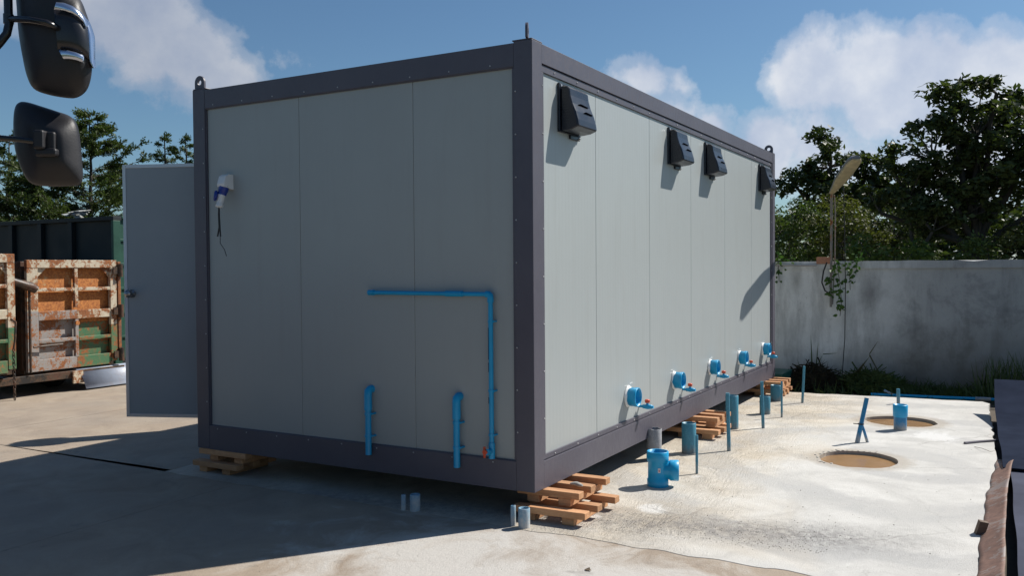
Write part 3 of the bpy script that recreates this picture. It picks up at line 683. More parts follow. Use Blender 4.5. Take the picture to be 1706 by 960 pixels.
for y, zt, zb in ((1.281, .752, .299), (.558, .750, .288)):
    m = MB(); m.tube([(-.022, y, zt-.10), (-.022, y, zb)], .0215, 18); dp = m.build('drain_pipe', M_BLUE, bd)
    s = MB(); s.tube([(-.022, y, zt-.145), (-.022, y, zt-.04), (-.018, y, zt-.015), (.0, y, zt-.005), (.025, y, zt-.005)], .0275, 18); s.build('elbow', M_BLUE, dp)
    for z in (zt-.17, zb+.13):
        s = MB(); s.lathe([(.026, -.008), (.026, .008)], (-.022, y, z), (0, 0, 1), 16); s.box(-.026, .022, y-.035, y-.02, z-.005, z+.005); s.build('pipe_clip', M_BLUE, dp)
# power inlet with plug hanging open
m = MB(); y0, y1 = 2.588, 2.665
prof = [(.020, 2.300), (-.030, 2.300), (-.055, 2.285), (-.078, 2.225), (-.074, 2.205), (.020, 2.185)]
m.rings([[Vector((p[0]*s if p[0] < 0 else p[0], y, p[1])) for p in prof] for y, s in ((y0, .92), (y0+.008, 1), (y1-.008, 1), (y1, .92))], smooth=False)
inl = m.build('power_inlet', M_WHITE, bd, .004)
s = MB(); yc = 2.625; s.lathe([(.038, 0), (.038, .045), (.033, .05), (.033, .075)], (-.036, yc, 2.215), (-.24, .14, -1), 20); s.build('socket', M_PLUGB, inl)
s = MB(); s.lathe([(.002, 0), (.034, .004), (.040, .010), (.040, .02), (.030, .028)], (-.075, yc+.030, 2.135), (-.75, .62, .15), 20); s.build('flap', M_PLUGB, inl)
s = MB(); s.lathe([(.030, 0), (.028, .03), (.024, .075), (.028, .080), (.028, .095), (.012, .10)], (-.056, yc+.008, 2.145), (-.16, .14, -1), 18); s.build('plug', M_WHITE, inl)
s = MB(); s.tube([(-.072, yc+.022, 2.05), (-.074, yc+.024, 1.99), (-.074, yc+.020, 1.90), (-.076, yc+.037, 1.83)], .006, 6)
s.tube([(-.072, yc+.022, 2.05), (-.071, yc+.020, 1.97), (-.074, yc+.012, 1.88), (-.074, yc+.007, 1.83)], .006, 6)
s.tube([(-.074, yc+.010, 1.84), (-.09, yc-.005, 1.78), (-.085, yc-.045, 1.73), (-.08, yc-.06, 1.68)], .0028, 5); s.build('cable', M_CABLE, inl)
# door, swung past square from the back wall
hd = Vector((.36, 3.03, 0)); dd = Vector((math.cos(R(112)), math.sin(R(112)), 0)); nn = Vector((-dd.y, dd.x, 0))
def dbox(u0, u1, z0, z1, t0, t1):
    c = hd+dd*(u0+u1)/2+nn*(t0+t1)/2; c.z = (z0+z1)/2; return MB().obox(c, dd*(u1-u0)/2, nn*(t1-t0)/2, Vector((0, 0, (z1-z0)/2)))
dr = dbox(.03, .872, .384, 2.425, -.018, .018).build('door', M_DOOR, bd)
for u0, u1, z0, z1 in ((0, .029, .355, 2.455), (.873, .902, .355, 2.455), (.030, .872, .355, .383), (.030, .872, 2.426, 2.455)):
    dbox(u0, u1, z0, z1, -.022, .022).build('door_edge', M_ALU, dr, .002)
kc = hd+dd*.835; kc.z = 1.385
s = MB(); s.lathe([(.034, 0), (.034, .006), (.014, .012), (.013, .035), (.030, .045), (.034, .065), (.026, .082), (.004, .086)], kc+nn*.018, nn, 20)
s.build('knob', simple('knob_steel', (.30, .29, .29), .25, .9), dr)
s = MB(); s.obox(hd+dd*.903+Vector((0, 0, 1.36)), dd*.002, nn*.012, Vector((0, 0, .07))); s.build('latch_plate', M_CHROME, dr)
for z in (.7, 1.4, 2.15):
    s = MB(); s.cyl(hd+nn*.03+Vector((0, 0, z-.06)), hd+nn*.03+Vector((0, 0, z+.06)), .012); s.box(.30, .38, 2.999, 3.012, z-.06, z+.06); s.build('hinge', M_ALU, dr)
# unseen flue added at the back to cast a shadow past the roof edge's
m = MB(); m.lathe([(.13, 1.2), (.13, 3.28), (.20, 3.30), (.20, 3.40), (.17, 3.50), (.10, 3.58), (.01, 3.61)], (2.72, 3.26, 0), (0, 0, 1), 20); fl = m.build('shadow_flue', simple('galvanised', (.45, .46, .47), .4, .7), bd)
s = MB(); s.box(2.70, 2.74, 3.0, 3.14, 1.6, 1.64); s.box(2.70, 2.74, 3.0, 3.14, 2.6, 2.64); s.build('bracket', M_FRAME, fl)

# ------------------------------------------------------------------ pallets under the building
def pallet(loc, z, label, xs, y0, y1, sy=(-.21, .02), first=None):
    """slats run along y, bearers along x; z is its underside"""
    t = thing('wooden_pallet', (loc[0], loc[1], z), label, 'pallet', 'wooden pallets under the grey building')
    h1, h2 = .047, .043
    for k, y in enumerate(sy+((sy[1]+.33,) if y1 > .3 else ())):
        m = MB(); j = random.uniform(-.006, .006)
        m.box(loc[0]+xs[0]-.025+j, loc[0]+xs[-1]+.05+j, loc[1]+y-.045, loc[1]+y+.04, z+.0005, z+h1); m.build('bearer', M_WOOD, t, .003)
    for k, x in enumerate(xs):
        j = random.uniform(-.012, .012); a = random.uniform(-.012, .012)
        c = Vector((loc[0]+x, loc[1]+(y0+y1)/2+j, z+h1+h2/2)); m = MB()
        m.obox(c, Vector((.037, a*.04, 0)), Vector((-a, (y1-y0)/2, 0)), Vector((0, 0, h2/2-.0006))); m.build('slat', M_WOOD, t, .003)
    return t
pallet((0, 0), 0.0, 'lower wooden pallet of the stack under the nearest corner, its slats poking out', (.055, .26, .50), -.335, .15, (-.205, .06))
pallet((.06, .02), .0905, 'upper wooden pallet of the stack under the nearest corner, beside a grey stone', (.09, .29, .51), -.265, .16, (-.16, .06))
pallet((2.95, .05), 0.0, 'lower pallet of the middle stack, behind the blue pipe', (.10, .28, .46), -.33, .42)
pallet((3.05, .05), .0905, 'upper pallet of the middle stack, behind the blue pipe', (.12, .33, .50), -.275, .42)
pallet((5.80, .06), 0.0, 'lower pallet of the farthest stack, near the boundary wall', (.12, .30, .50), -.30, .42)
pallet((5.86, .06), .0905, 'upper pallet of the farthest stack, near the boundary wall', (.10, .30, .52), -.27, .42)
def pallet_x(z, label, yl, ys, x0, x1, sx):
    t = thing('wooden_pallet', (x0, ys[0], z), label, 'pallet', 'wooden pallets under the grey building')
    for y in sx: m = MB(); m.box(x0+.03, x1-.03, y-.04, y+.045, z+.0005, z+.047); m.build('bearer', M_WOOD, t, .003)
    for k in range(3):
        xx = x0+.04+k*.17; m = MB(); m.box(xx-.038, xx+.038, yl[0], yl[1], z+.0475, z+.0895); m.build('slat', M_WOOD, t, .003)
    return t
pallet_x(0.0, 'lower pallet of the shaded stack under the far left corner', (2.54, 3.02), (2.75,), -.04, .42, (2.68, 2.93))
pallet_x(.0905, 'upper pallet of the shaded stack under the far left corner', (2.48, 2.98), (2.75,), -.01, .40, (2.58, 2.84))
# pebble on the near stack
m = MB(); rs = []
for k in range(8):
    f = k/7; r = .022*math.sin(math.pi*(.08+.84*f))**.6; rs.append([Vector((.30+.012*math.sin(f*5)+r*1.05*math.cos(a), -.16-.09*f+.0, .182-.0+r*.62*math.sin(a)+.012)) for a in [2*math.pi*j/10 for j in range(10)]])
for r_ in rs:
    for v in r_: v += Vector((-.02, .05, 0))
tag(m.rings(rs).build('stone', simple('grey_stone', (.30, .29, .27), .8, 0, .2, 20, .5), None), 'small grey stone lying on the pallet stack at the near corner', 'stone')

# ------------------------------------------------------------------ pipes standing in the ground
def hollow(base, h, r, mat, name, label, cat='pipe', group=None, lean=(0, 0), n=26, top_in=True, ragged=0):
    x, y = base; ax = Vector((lean[0], lean[1], 1))
    m = MB(); m.lathe([(r, -.03), (r, h*.5), (r, h-.004), (r-.002, h), (r-.006, h), (r-.007, h*.55), (r-.007, .05)], (x, y, 0), ax, n)
    if ragged:
        k = len(m.v)
        for i, v in enumerate(m.v):
            if v[2] > h*.9: m.v[i] = (v[0], v[1], v[2]+ragged*mnoise.noise(Vector((v[0]*40, v[1]*40, 0))))
    o = m.build(name, mat); return tag(o, label, cat, group)
GP = 'blue pipes standing in the cement'
hollow((2.40, -.20), .255, .060, M_TEAL, 'standing_pipe', 'wide blue pipe standing in front of the middle pallets', group=GP)
hollow((3.66, -.22), .325, .062, M_TEAL, 'standing_pipe', 'tallest wide blue pipe, just behind the tall thin stake', group=GP)
hollow((4.66, -.30), .19, .056, M_TEAL, 'standing_pipe', 'short wide blue pipe in front of the farthest pallets', group=GP)
hollow((5.63, -.20), .185, .066, M_TEAL, 'standing_pipe', 'farthest wide blue pipe, against the farthest pallets', group=GP)
hollow((2.02, -.03), .255, .062, M_GREYP, 'standing_pipe', 'grey cement-smeared pipe standing behind the blue tee', ragged=.01)
for b, h, r, lab in (((-.150, .893), .098, .016, 'thin pipe in the shade under the end wall'), ((-.125, .818), .105, .034, 'wider pipe in the shade under the end wall'),
                     ((-.122, .086), .125, .016, 'thin grey pipe beside the near corner pallets'), ((-.118, .012), .118, .036, 'cement-smeared blue pipe beside the near corner pallets')):
    hollow(b, h, r, M_WHITEP, 'standing_pipe', lab, n=18)
# tee fitting
tee = thing('tee_fitting', (1.215, -.355, 0), 'large bright blue pipe tee standing upright on the cement', 'pipe fitting')
m = MB(); m.lathe([(.074, 0), (.076, .003), (.076, .050), (.070, .056), (.070, .175), (.078, .182), (.078, .250), (.075, .253), (.068, .252), (.066, .15), (.066, .01)], (1.215, -.355, 0), (0, 0, 1), 32)
m.build('body', M_BLUE, tee)
dv = Vector((.52, -.85, 0)).normalized()
dv = Vector((.35, -.94, 0)).normalized()
m = MB(); m.lathe([(.060, .03), (.062, .075), (.070, .085), (.074, .09), (.074, .145), (.070, .148), (.064, .147), (.062, .07)], (1.215, -.355, .115), dv, 30); m.build('branch', M_BLUE, tee)
cdir = (CAM-Vector((1.215, -.355, 1.5))); cdir.z = 0; cdir.normalize(); cdir = Matrix.Rotation(R(8), 3, 'Z') @ cdir
rgt = Vector((-cdir.y, cdir.x, 0))
m = MB(); c = Vector((1.215, -.355, .125))+cdir*.0712
m.obox(c, rgt*.009, cdir*.0009, Vector((0, 0, .016))); st = m.build('sticker', simple('sticker', (.62, .58, .60), .5), tee, label='small pale sticker')
m = MB(); c2 = c+cdir*.0014; m.obox(c2+Vector((0, 0, -.002)), rgt*.0045, cdir*.0004, Vector((0, 0, .006))); m.build('sticker_mark', simple('sticker_red', (.45, .12, .12), .5), st)
# thin stakes
def stake(x, y, h, r, label, lean=(0, 0), bend=0):
    pts = [(x+lean[0]*f, y+lean[1]*f+bend*math.sin(math.pi*f), h*f-.01*(1-f)) for f in [k/6 for k in range(7)]]
    return tag(MB().tube(pts, r, 12).build('stake', M_TEAL2), label, 'stake', 'thin blue stakes in a row beside the building')
stake(1.70, -.49, .295, .0105, 'shortest thin stake, nearest, in front of the blue pipe')
stake(2.63, -.478, .495, .0165, 'tall blue stake in front of the tallest wide pipe', (0, .012))
stake(3.82, -.482, .455, .0155, 'blue stake in front of the short wide pipe', (.0, .014))
stake(4.52, -.505, .375, .0105, 'thin stake in front of the farthest wide pipe', (0, .0))
stake(5.60, -.50, .425, .014, 'farthest blue stake, right of the farthest pallets', (0, -.02))
tag(MB().tube([(6.03, -1.472, -.02), (6.03, -1.468, .17)], .019, 10).build('stake', M_TEAL2), 'short stake showing above the blue capped pipe', 'stake')
yp = thing('braced_post', (3.50, -1.39, 0), 'blue post with a forked brace by the nearer muddy hole', 'post')
m = MB(); m.tube([(3.49, -1.383, -.01), (3.53, -1.42, .20), (3.56, -1.455, .395)], [.020, .019, .019], 12); m.build('post', M_BLUED, yp)
m = MB(); m.tube([(3.555, -1.465, -.01), (3.53, -1.435, .11), (3.515, -1.41, .20)], [.013, .012, .008], 8); m.build('brace', M_BLUED, yp)
m = MB(); m.tube([(3.50, -1.35, .168), (3.51, -1.43, .165)], .004, 5); m.lathe([(.026, -.005), (.026, .005)], (3.523, -1.412, .165), (0, 0, 1), 10); m.build('tie_wire', M_CABLE, yp)
cp = thing('capped_pipe', (4.33, -1.655, 0), 'blue capped pipe standing beside the farther muddy hole', 'pipe')
m = MB(); m.lathe([(.059, -.03), (.058, .16)], (4.33, -1.655, 0), (0, 0, 1), 28); m.build('pipe', M_BLUED, cp)
m = MB(); m.lathe([(.061, .125), (.066, .135), (.067, .235), (.062, .243), (.056, .243), (.054, .225), (.01, .222)], (4.33, -1.655, 0), (0, 0, 1), 28); m.build('socket_cap', M_BLUE, cp)
# long blue pipe and elbow lying along the slab edge
lp = thing('long_pipe', (6.62, -1.2, 0), 'long blue pipe lying along the shaded far edge of the slab', 'pipe')
m = MB(); m.tube([(6.66, -1.10, .0), (6.75, -1.75, .0), (6.84, -2.33, .0), (6.98, -3.4, .0)], .019, 12); m.build('pipe', M_BLUE, lp)
m = MB(); m.tube([(6.70, -1.36, .0), (6.66, -1.25, .06)], .014, 10); m.build('branch', M_BLUED, lp)
m = MB(); m.tube([(6.82, -2.22, .0), (6.845, -2.38, .0)], .025, 12); m.build('coupling', M_BLUED, lp)
# dark bar put where a thin shadow lies on the slab
tag(MB().tube([(3.86, -2.22, .008), (4.0, -2.34, .009), (4.12, -2.47, .012)], [.013, .012, .009], 7).build('shadow_bar', simple('shadow_grey', (.13, .12, .14), .8)), 'dark grey bar in place of a thin shadow on the slab by its right edge', 'shadow_bar')

# ------------------------------------------------------------------ right edge: rusty wavy strip, sheets on a rack
def rust_strip():
    m = MB(); rs = []; n = 150
    for k in range(n+1):
        f = k/n; x = 3.30-f*4.3
        y = -2.475+.085*min(1, f*1.25)+.02*math.sin(f*5) ; wv = .006*math.sin(x*8+1.6*math.sin(x*2.3))+.003*math.sin(x*19); wz = .006*math.sin(x*13+1.2*math.sin(x*3))
        hh = .072*min(1, .25+f*7)
        row = []
        for j in range(7):
            q = j/6; row.append(Vector((x, y-.125*q+wv*(1-q*.8), .004+(hh+.012*math.sin(x*9+1.2*math.sin(x*3)))*q**1.15+wz*.5)))
        back = [v+Vector((0, .0, -.004)) for v in row[::-1]]
        rs.append(row+back)
    m.rings(rs)
    return m
tag(rust_strip().build('rusty_strip', rusty('rusty_tin', (.24, .20, .19), .62, seed=9, rust=((.09, .045, .034), (.23, .13, .095)), scale=4)), 'bent wavy rusty tin strip along the right edge of the slab', 'metal strip')
m = MB(); m.obox((1.02, -2.41, .035), (.022, .006, 0), (-.006, .022, .004), (0, -.012, .042)); tag(m.build('wood_block', wood_mat('dirty_wood', (.10, .06, .04), (.20, .13, .09), 3)), 'small dark wood block against the rusty strip', 'wood block')
M_SH1 = simple('blue_grey_sheet', (.024, .030, .048), .9, 0, .18, 3, .1, .0); M_SH2 = simple('paler_grey_sheet', (.070, .076, .105), .85, 0, .22, 2.5, .1, .03)  # two even tones, the flat sheet the paler one
def sheet(x0, x1, z0, z1, e0, e1, th, mat, label):
    """one flat steel sheet; x0..x1 along the slab, left edge from e0 to e1, rising from z0 to z1"""
    n = 26; m = MB(); rs = []
    for k in range(n+1):
        f = k/n; x = x0+(x1-x0)*f; yl = e0+(e1-e0)*f+.004*math.sin(x*5); zz = z0+(z1-z0)*max(0, (f-.62)/.38)**1.4+.004*math.sin(x*2.3)
        rs.append([Vector((x, yl, zz)), Vector((x, -3.4, zz+.004)), Vector((x, -4.3, zz-.004)), Vector((x, -4.3, zz-.004+th)), Vector((x, -3.4, zz+.004+th)), Vector((x, yl, zz+th))])
    m.rings(rs, smooth=False); return tag(m.build('metal_sheet', mat, None, .0015), label, 'metal sheet')
sheet(2.75, 5.93, .045, .335, -2.52, -2.42, .008, M_SH1, 'dark blue-grey metal sheet sloping up towards the wall at the right edge')
sheet(-2.6, 3.05, .015, .020, -2.62, -2.565, .008, M_SH2, 'paler grey metal sheet lying flat at the bottom right, nearest the camera')
rk = thing('timber_rack', (5.3, -3.3, -.15), 'low dark timber trestle propping the far end of the sloping metal sheet', 'trestle')
M_DT = wood_mat('dark_timber', (.025, .02, .018), (.06, .05, .042), 5)
for x in (4.9, 5.6):
    zt = .033+.29*max(0, ((x-2.75)/3.18-.62)/.38)**1.4
    m = MB(); m.box(x, x+.05, -4.2, -2.62, zt-.05, zt); m.build('crossbeam', M_DT, rk, .004)
    for y in (-2.78, -4.1):
        m = MB(); m.box(x+.001, x+.049, y, y+.08, -.15, zt-.051); m.build('leg', M_DT, rk, .004)
m = MB(); m.box(-2.4, 3.0, -2.95, -2.86, -.061, .012); tag(m.build('timber_batten', M_DT, None, .004), 'dark timber batten under the edge of the flat metal sheet', 'timber')

# ------------------------------------------------------------------ grass, weeds and vines by the wall
M_GRASS = leafmat('grass', (.045, .065, .020), (.10, .13, .04), .2); M_DRY = leafmat('dry_weed', (.05, .045, .02), (.11, .10, .05), .15)
M_VINE = leafmat('vine_leaf', (.035, .08, .018), (.085, .15, .035), .25, .5); M_STEM = simple('stem', (.05, .04, .025), .8)
def blade(m, base, tip, w, sag=.0, n=6):
    base, tip = Vector(base), Vector(tip); d = tip-base; side = d.cross(Vector((.87, .49, 0))); side = side.normalized() if side.length > 1e-4 else Vector((0, 1, 0))
    vs = []
    for k in range(n+1):
        f = k/n; p = base+d*f+Vector((0, 0, -sag*f*f+sag*f*1.2)); ww = w*(1-f**2)*.5+.0006
        vs += [p-side*ww, p+side*ww+Vector((0, 0, .2*ww))]
    m.add(vs, [(2*i, 2*i+1, 2*i+3, 2*i+2) for i in range(n)])
def P(px, z, off=.0):  # a spot along the planting strip: px is the distance along the wall (its y), off the distance out from it
    return Vector((wx(px)-off, px, z))
m = MB()
for a, c, w in ((( -.29, .02, .3), (-.27, .66, .32), .022), ((-.32, .02, .3), (-.36, .56, .3), .020), ((-.18, .02, .3), (-.09, .34, .3), .012), ((-.28, .1, .3), (-.42, .40, .3), .014),
                ((-.42, .40, .3), (-.60, .42, .3), .010), ((-.52, .02, .35), (-.58, .22, .35), .014), ((-.62, .02, .35), (-.66, .27, .35), .014)):
    blade(m, P(a[0], a[1], a[2]), P(c[0], c[1], c[2]), w)
tag(m.build('tall_grass', M_GRASS), 'upright long grass blades at the wall foot below the lamp', 'grass')
m = MB()
for a, c, w in (((-.72, .02, .4), (-1.02, .42, .4), .022), ((-.76, .02, .4), (-1.00, .40, .36), .016), ((-1.0, .43, .4), (-1.10, .60, .4), .012), ((-1.0, .42, .4), (-1.18, .05, .38), .016), ((-.8, .02, .3), (-1.15, .25, .3), .012), ((-.56, .2, .3), (-.74, .1, .3), .014)):
    blade(m, P(a[0], a[1], a[2]), P(c[0], c[1], c[2]), w)
tag(m.build('broken_reed', M_DRY), 'bent broken reeds leaning together at the wall foot', 'reeds')
m = MB()
for a, c, w in (((.27, .42, .9), (.12, .16, .9), .014), ((.2, .30, .9), (.08, .18, .9), .012), ((.30, .06, .8), (.15, .30, .8), .010)):
    blade(m, P(a[0], a[1], a[2]), P(c[0], c[1], c[2]), w)
m.obox(P(.345, .43, .95), (.005, .05, -.01), (.0, -.02, .045), (.006, 0, 0))
tag(m.build('dead_stalk', M_DRY), 'dead drooping stalk beside the far end of the building', 'plant')
m = MB()
for k in range(420):
    y = random.uniform(-3.5, -2.25); o_ = random.uniform(.05, .9); h = random.uniform(.15, .62)*(1-.25*abs(y+2.9))
    b0 = P(y, -.05, o_); tp = b0+Vector((random.gauss(0, .10), random.gauss(0, .13), h)); blade(m, b0, tp, random.uniform(.008, .016), random.uniform(0, .06), 4)
tag(m.build('grass_clump', M_GRASS), 'dense clump of tall grass against the wall above the metal sheet', 'grass')
m = MB()
for k in range(5200):
    y = random.uniform(-7.5, -.45) if k % 9 else random.uniform(-.5, .6); o_ = abs(random.gauss(.0, .45)); o_ = min(o_+.03, 1.15)
    h = abs(random.gauss(.07, .05))+.02; b0 = P(y, -.06, o_); tp = b0+Vector((random.gauss(0, .09), random.gauss(0, .09), h)); blade(m, b0, tp, random.uniform(.006, .014), .01, 2)
o = m.build('ground_cover', M_GRASS); o['kind'] = 'stuff'; o['label'] = 'low grass and weeds along the wall foot'
# dark heap of cut weeds
def heap(c, rx, ry, h, n, mat, name, label, cat, seed):
    rr = random.Random(seed); m = MB()
    for k in range(n):
        a = rr.uniform(0, 2*math.pi); q = math.sqrt(rr.random()); x = c[0]+rx*q*math.cos(a); y = c[1]+ry*q*math.sin(a); z = rr.uniform(0, h*(1-q*q)+.02)
        d = Vector((rr.gauss(0, 1), rr.gauss(0, 1), rr.gauss(0, .5))).normalized()*rr.uniform(.05, .15)
        blade(m, Vector((x, y, z))-d, Vector((x, y, z))+d+Vector((0, 0, -.01)), rr.uniform(.006, .02), .0, 2)
    return tag(m.build(name, mat), label, cat)
M_ROT = leafmat('rotting_weed', (.02, .016, .010), (.05, .042, .025), .05, .8)
heap((7.25, -.32, 0), .35, .38, .26, 1500, M_ROT, 'weed_heap', 'dark heap of rotting weeds at the wall foot, left part', 'weed heap', 1)
heap((7.35, -1.0, 0), .35, .45, .20, 1500, M_GRASS, 'weed_heap', 'green-brown heap of cut weeds under the bent reeds', 'weed heap', 2)
m = MB(); m.box(6.60, 7.2, -.06, .60, -.05, .20)
tag(m.build('plastic_crate', simple('green_tarp', (.015, .10, .075), .5, 0, .2, 6), None, .012), 'low dark green bin behind the far end of the building', 'bin')
# vines
def leaves_at(m, pts, s0, s1, rr, droop=.5):
    for p in pts:
        s = rr.uniform(s0, s1); d = Vector((rr.gauss(-.3, .5), rr.gauss(0, .8), -droop+rr.gauss(0, .5))).normalized(); n = Vector((-1+rr.gauss(0, .5), rr.gauss(0, .5), rr.gauss(.3, .4))).normalized()
        sd_ = d.cross(n).normalized()*s*.42; b = Vector(p)
        m.add([b, b+d*s*.28+sd_*.8, b+d*s*.28-sd_*.8, b+d*s*.6+sd_*.62, b+d*s*.6-sd_*.62, b+d*s], [(0, 1, 2), (1, 3, 4, 2), (3, 5, 4)])
def vine(strands, label, seed, s0=.04, s1=.075):
    rr = random.Random(seed); t = thing('wall_vine', strands[0][0], label, 'vine'); m = MB(); L = MB()
    for st in strands:
        pts = [Vector(p) for p in st]; m.tube(pts, .004, 5)
        for a, c in zip(pts[:-1], pts[1:]):
            n = int((c-a).length/.014); leaves_at(L, [a.lerp(c, rr.random())+Vector((rr.gauss(-.02, .02), rr.gauss(0, .03), rr.gauss(0, .02))) for _ in range(n)], s0, s1, rr)
    m.build('stem', M_STEM, t); L.build('leaves', M_VINE, t, kind='stuff')
vine([[(7.56, -.56, 1.62), (7.54, -.60, 1.35), (7.56, -.62, 1.1), (7.57, -.60, .9)], [(7.5, -.58, 1.6), (7.5, -.72, 1.58), (7.52, -.84, 1.66), (7.6, -.86, 1.78)], [(7.55, -.82, 1.6), (7.54, -.80, 1.45)], [(7.55, -.52, 1.55), (7.55, -.47, 1.3), (7.55, -.5, 1.15)], [(7.56, -.72, 1.55), (7.55, -.73, 1.25)]],
     'green leafy vine hanging over the wall beside the lamp pole', 5)
vine([[(wx(.2)-.05, .22, 1.78), (wx(.2)-.06, .2, 1.55), (wx(.2)-.06, .19, 1.36)], [(wx(.2)-.02, .02, 1.68), (wx(.2)-.02, .12, 1.66)]], 'small green vine on the wall at the far corner of the building', 6, .04, .07)

# ------------------------------------------------------------------ trees
def leafcloud(centres, nper, size, spread, flat=.7, droop=0., seed=1, elong=2.2):
    """small bent diamond leaves about clump centres: returns verts, quads"""
    g = np.random.default_rng(seed); C = np.repeat(np.asarray(centres, float), nper, axis=0); n = len(C)
    d = g.normal(size=(n, 3)); d /= np.linalg.norm(d, axis=1)[:, None]; r = g.random(n)**.45
    sp = np.repeat(np.asarray(spread, float) if np.ndim(spread) else np.full(len(centres), spread), nper)
    c = C+d*(r*sp)[:, None]*np.array([1, 1, flat])
    ax = g.normal(size=(n, 3)); ax[:, 2] = ax[:, 2]*.5-droop; ax /= np.linalg.norm(ax, axis=1)[:, None]
    nn_ = g.normal(size=(n, 3)); nn_[:, 2] += 1.0; sdv = np.cross(ax, nn_); sdv /= np.linalg.norm(sdv, axis=1)[:, None]+1e-9
    s = (g.uniform(.6, 1.3, n)*size)[:, None]; w = s/elong
    V = np.stack([c-ax*s*.5, c+sdv*w*.5, c+ax*s*.5, c-sdv*w*.5], axis=1).reshape(-1, 3)
    V = V.astype(np.float32); F = np.arange(len(V)).reshape(-1, 4); return V, F
M_BARK = simple('bark', (.055, .045, .035), .9, 0, .3, 10, .6)
def branch(m, a, c, r0, r1, rr, wob=.08, n=5):
    a, c = Vector(a), Vector(c); L = (c-a).length; pts = []
    for k in range(n+1):
        f = k/n; pts.append(a.lerp(c, f)+Vector((rr.gauss(0, wob), rr.gauss(0, wob), rr.gauss(0, wob*.4)))*L*.35*math.sin(f*math.pi))
    m.tube(pts, [r0+(r1-r0)*k/n for k in range(n+1)], 6, (False, False)); return pts
def broad_tree(base, blobs, label, leaf, size, nper, seed, clumps=60, spread=.27, trunk_r=.12, fork=2.0, droop=.25, group=None, name='broadleaf_tree'):
    """blobs: (x, y, z, rx, rz) regions the crown fills; clumps are scattered through them on limbs"""
    rr = random.Random(seed); t = thing(name, base, label, 'tree', group); m = MB(); top = Vector((base[0], base[1], fork))
    branch(m, base, top, trunk_r, trunk_r*.7, rr, .04); C = []
    for (x, y, z, rx, rz) in blobs:
        hub = Vector((x, y, z-rz*.35)); branch(m, top+Vector((0, 0, rr.uniform(-.4, .1))), hub, trunk_r*.55, trunk_r*.28, rr)
        k = max(3, int(clumps*rx*rx*rz))
        for _ in range(k):
            d = Vector((rr.gauss(0, 1), rr.gauss(0, 1), rr.gauss(0, 1))).normalized(); q = rr.random()**.33
            p = Vector((x+d.x*rx*q, y+d.y*rx*q, z+d.z*rz*q)); C.append(p)
            if rr.random() < .55: branch(m, hub.lerp(p, .1), p, trunk_r*.16, .008, rr, .06, 3)
    m.build('trunk', M_BARK, t)
    sp = [spread*rr.uniform(.6, 1.25) for _ in C]
    V, F = leafcloud([tuple(c) for c in C], nper, size, sp, .62, droop, seed)
    o = arr('crown', V, F, leaf, t); return t
M_LDARK = leafmat('dark_leaf', (.032, .046, .018), (.085, .10, .035), .26, .45, 1.1); M_LMID = leafmat('mid_leaf', (.05, .075, .022), (.115, .145, .04), .3, .5, .8)
M_LOLIVE = leafmat('olive_leaf', (.065, .075, .024), (.15, .145, .045), .3, .5, 1.0); M_LBR = leafmat('fresh_leaf', (.06, .095, .02), (.14, .18, .05), .3, .5, 1.2)
broad_tree((14.8, -2.0, -.15), [(14.9, -2.0, 4.4, .95, .85), (14.4, -1.25, 3.9, .75, .75), (15.4, -2.9, 4.3, .9, .7), (14.3, -.85, 3.15, .75, .6), (15.2, -2.2, 3.3, 1.2, .9), (14.6, -1.5, 2.6, .9, .6), (15.6, -3.6, 3.4, 1.1, .9),
           (14.05, -.35, 2.75, .5, .4), (14.6, -1.55, 4.95, .55, .32), (15.0, -2.35, 5.05, .4, .32), (15.7, -3.3, 4.85, .38, .28), (15.9, -4.6, 2.8, 1.2, 1.2)],
           'tall dark broadleaf tree with clumped foliage at the right edge', M_LDARK, .15, 72, 11, clumps=52, spread=.27, trunk_r=.13)
broad_tree((13.9, -.98, -.15), [(14.0, -.9, 2.6, .6, .45), (13.8, -1.3, 2.35, .5, .4)], 'slim dark-trunked young tree in front of the tall tree', M_LDARK, .13, 70, 12, clumps=60, trunk_r=.10, fork=1.9)
broad_tree((19.4, 1.3, -.15), [(19.4, 1.55, 4.35, .75, .6), (19.4, 1.6, 5.0, .35, .22), (19.0, 2.35, 3.9, .55, .45), (19.8, .7, 4.0, .6, .45), (19.8, .25, 4.35, .3, .25), (19.5, 1.4, 3.5, 1.1, .6), (19.9, .1, 3.5, .7, .6)],
           'dark tree of middle height with lumpy top behind the lamp', M_LDARK, .17, 80, 13, clumps=55, spread=.30, trunk_r=.13)
gb = 'bushes behind the boundary wall'
for i, (b, lab, mt) in enumerate([((15.6, 1.75, 2.35, 1.0, .75), 'mid green bush behind the wall nearest the building', M_LMID), ((15.4, .55, 2.3, .9, .75), 'olive feathery bush behind the lamp pole', M_LOLIVE),
                                  ((13.2, -.35, 1.75, .6, .35), 'bright green low bush over the wall right of the lamp', M_LBR), ((13.3, -1.15, 1.72, .7, .32), 'low fresh green bush at the foot of the slim tree', M_LBR),
                                  ((14.6, -2.9, 2.0, .8, .7), 'olive bush under the tall dark tree', M_LOLIVE), ((13.6, -2.3, 1.7, .7, .35), 'low green bush over the wall under the tall tree', M_LMID),
                                  ((16.8, -.3, 2.4, 1.2, .8), 'dense dark bush between the two dark trees', M_LDARK), ((15.0, -4.1, 2.0, 1.0, .8), 'green bush at the far right behind the wall', M_LMID)]):
    x, y, z, rx, rz = b
    broad_tree((x, y, -.15), [b, (x+.1, y-.2, max(.8, z-rz*1.1), rx*.9, rz*.7)], lab, mt, .085 if mt is not M_LBR else .11, 95, 30+i, clumps=62, spread=.30, trunk_r=.05, fork=1.0, group=gb, name='bush')
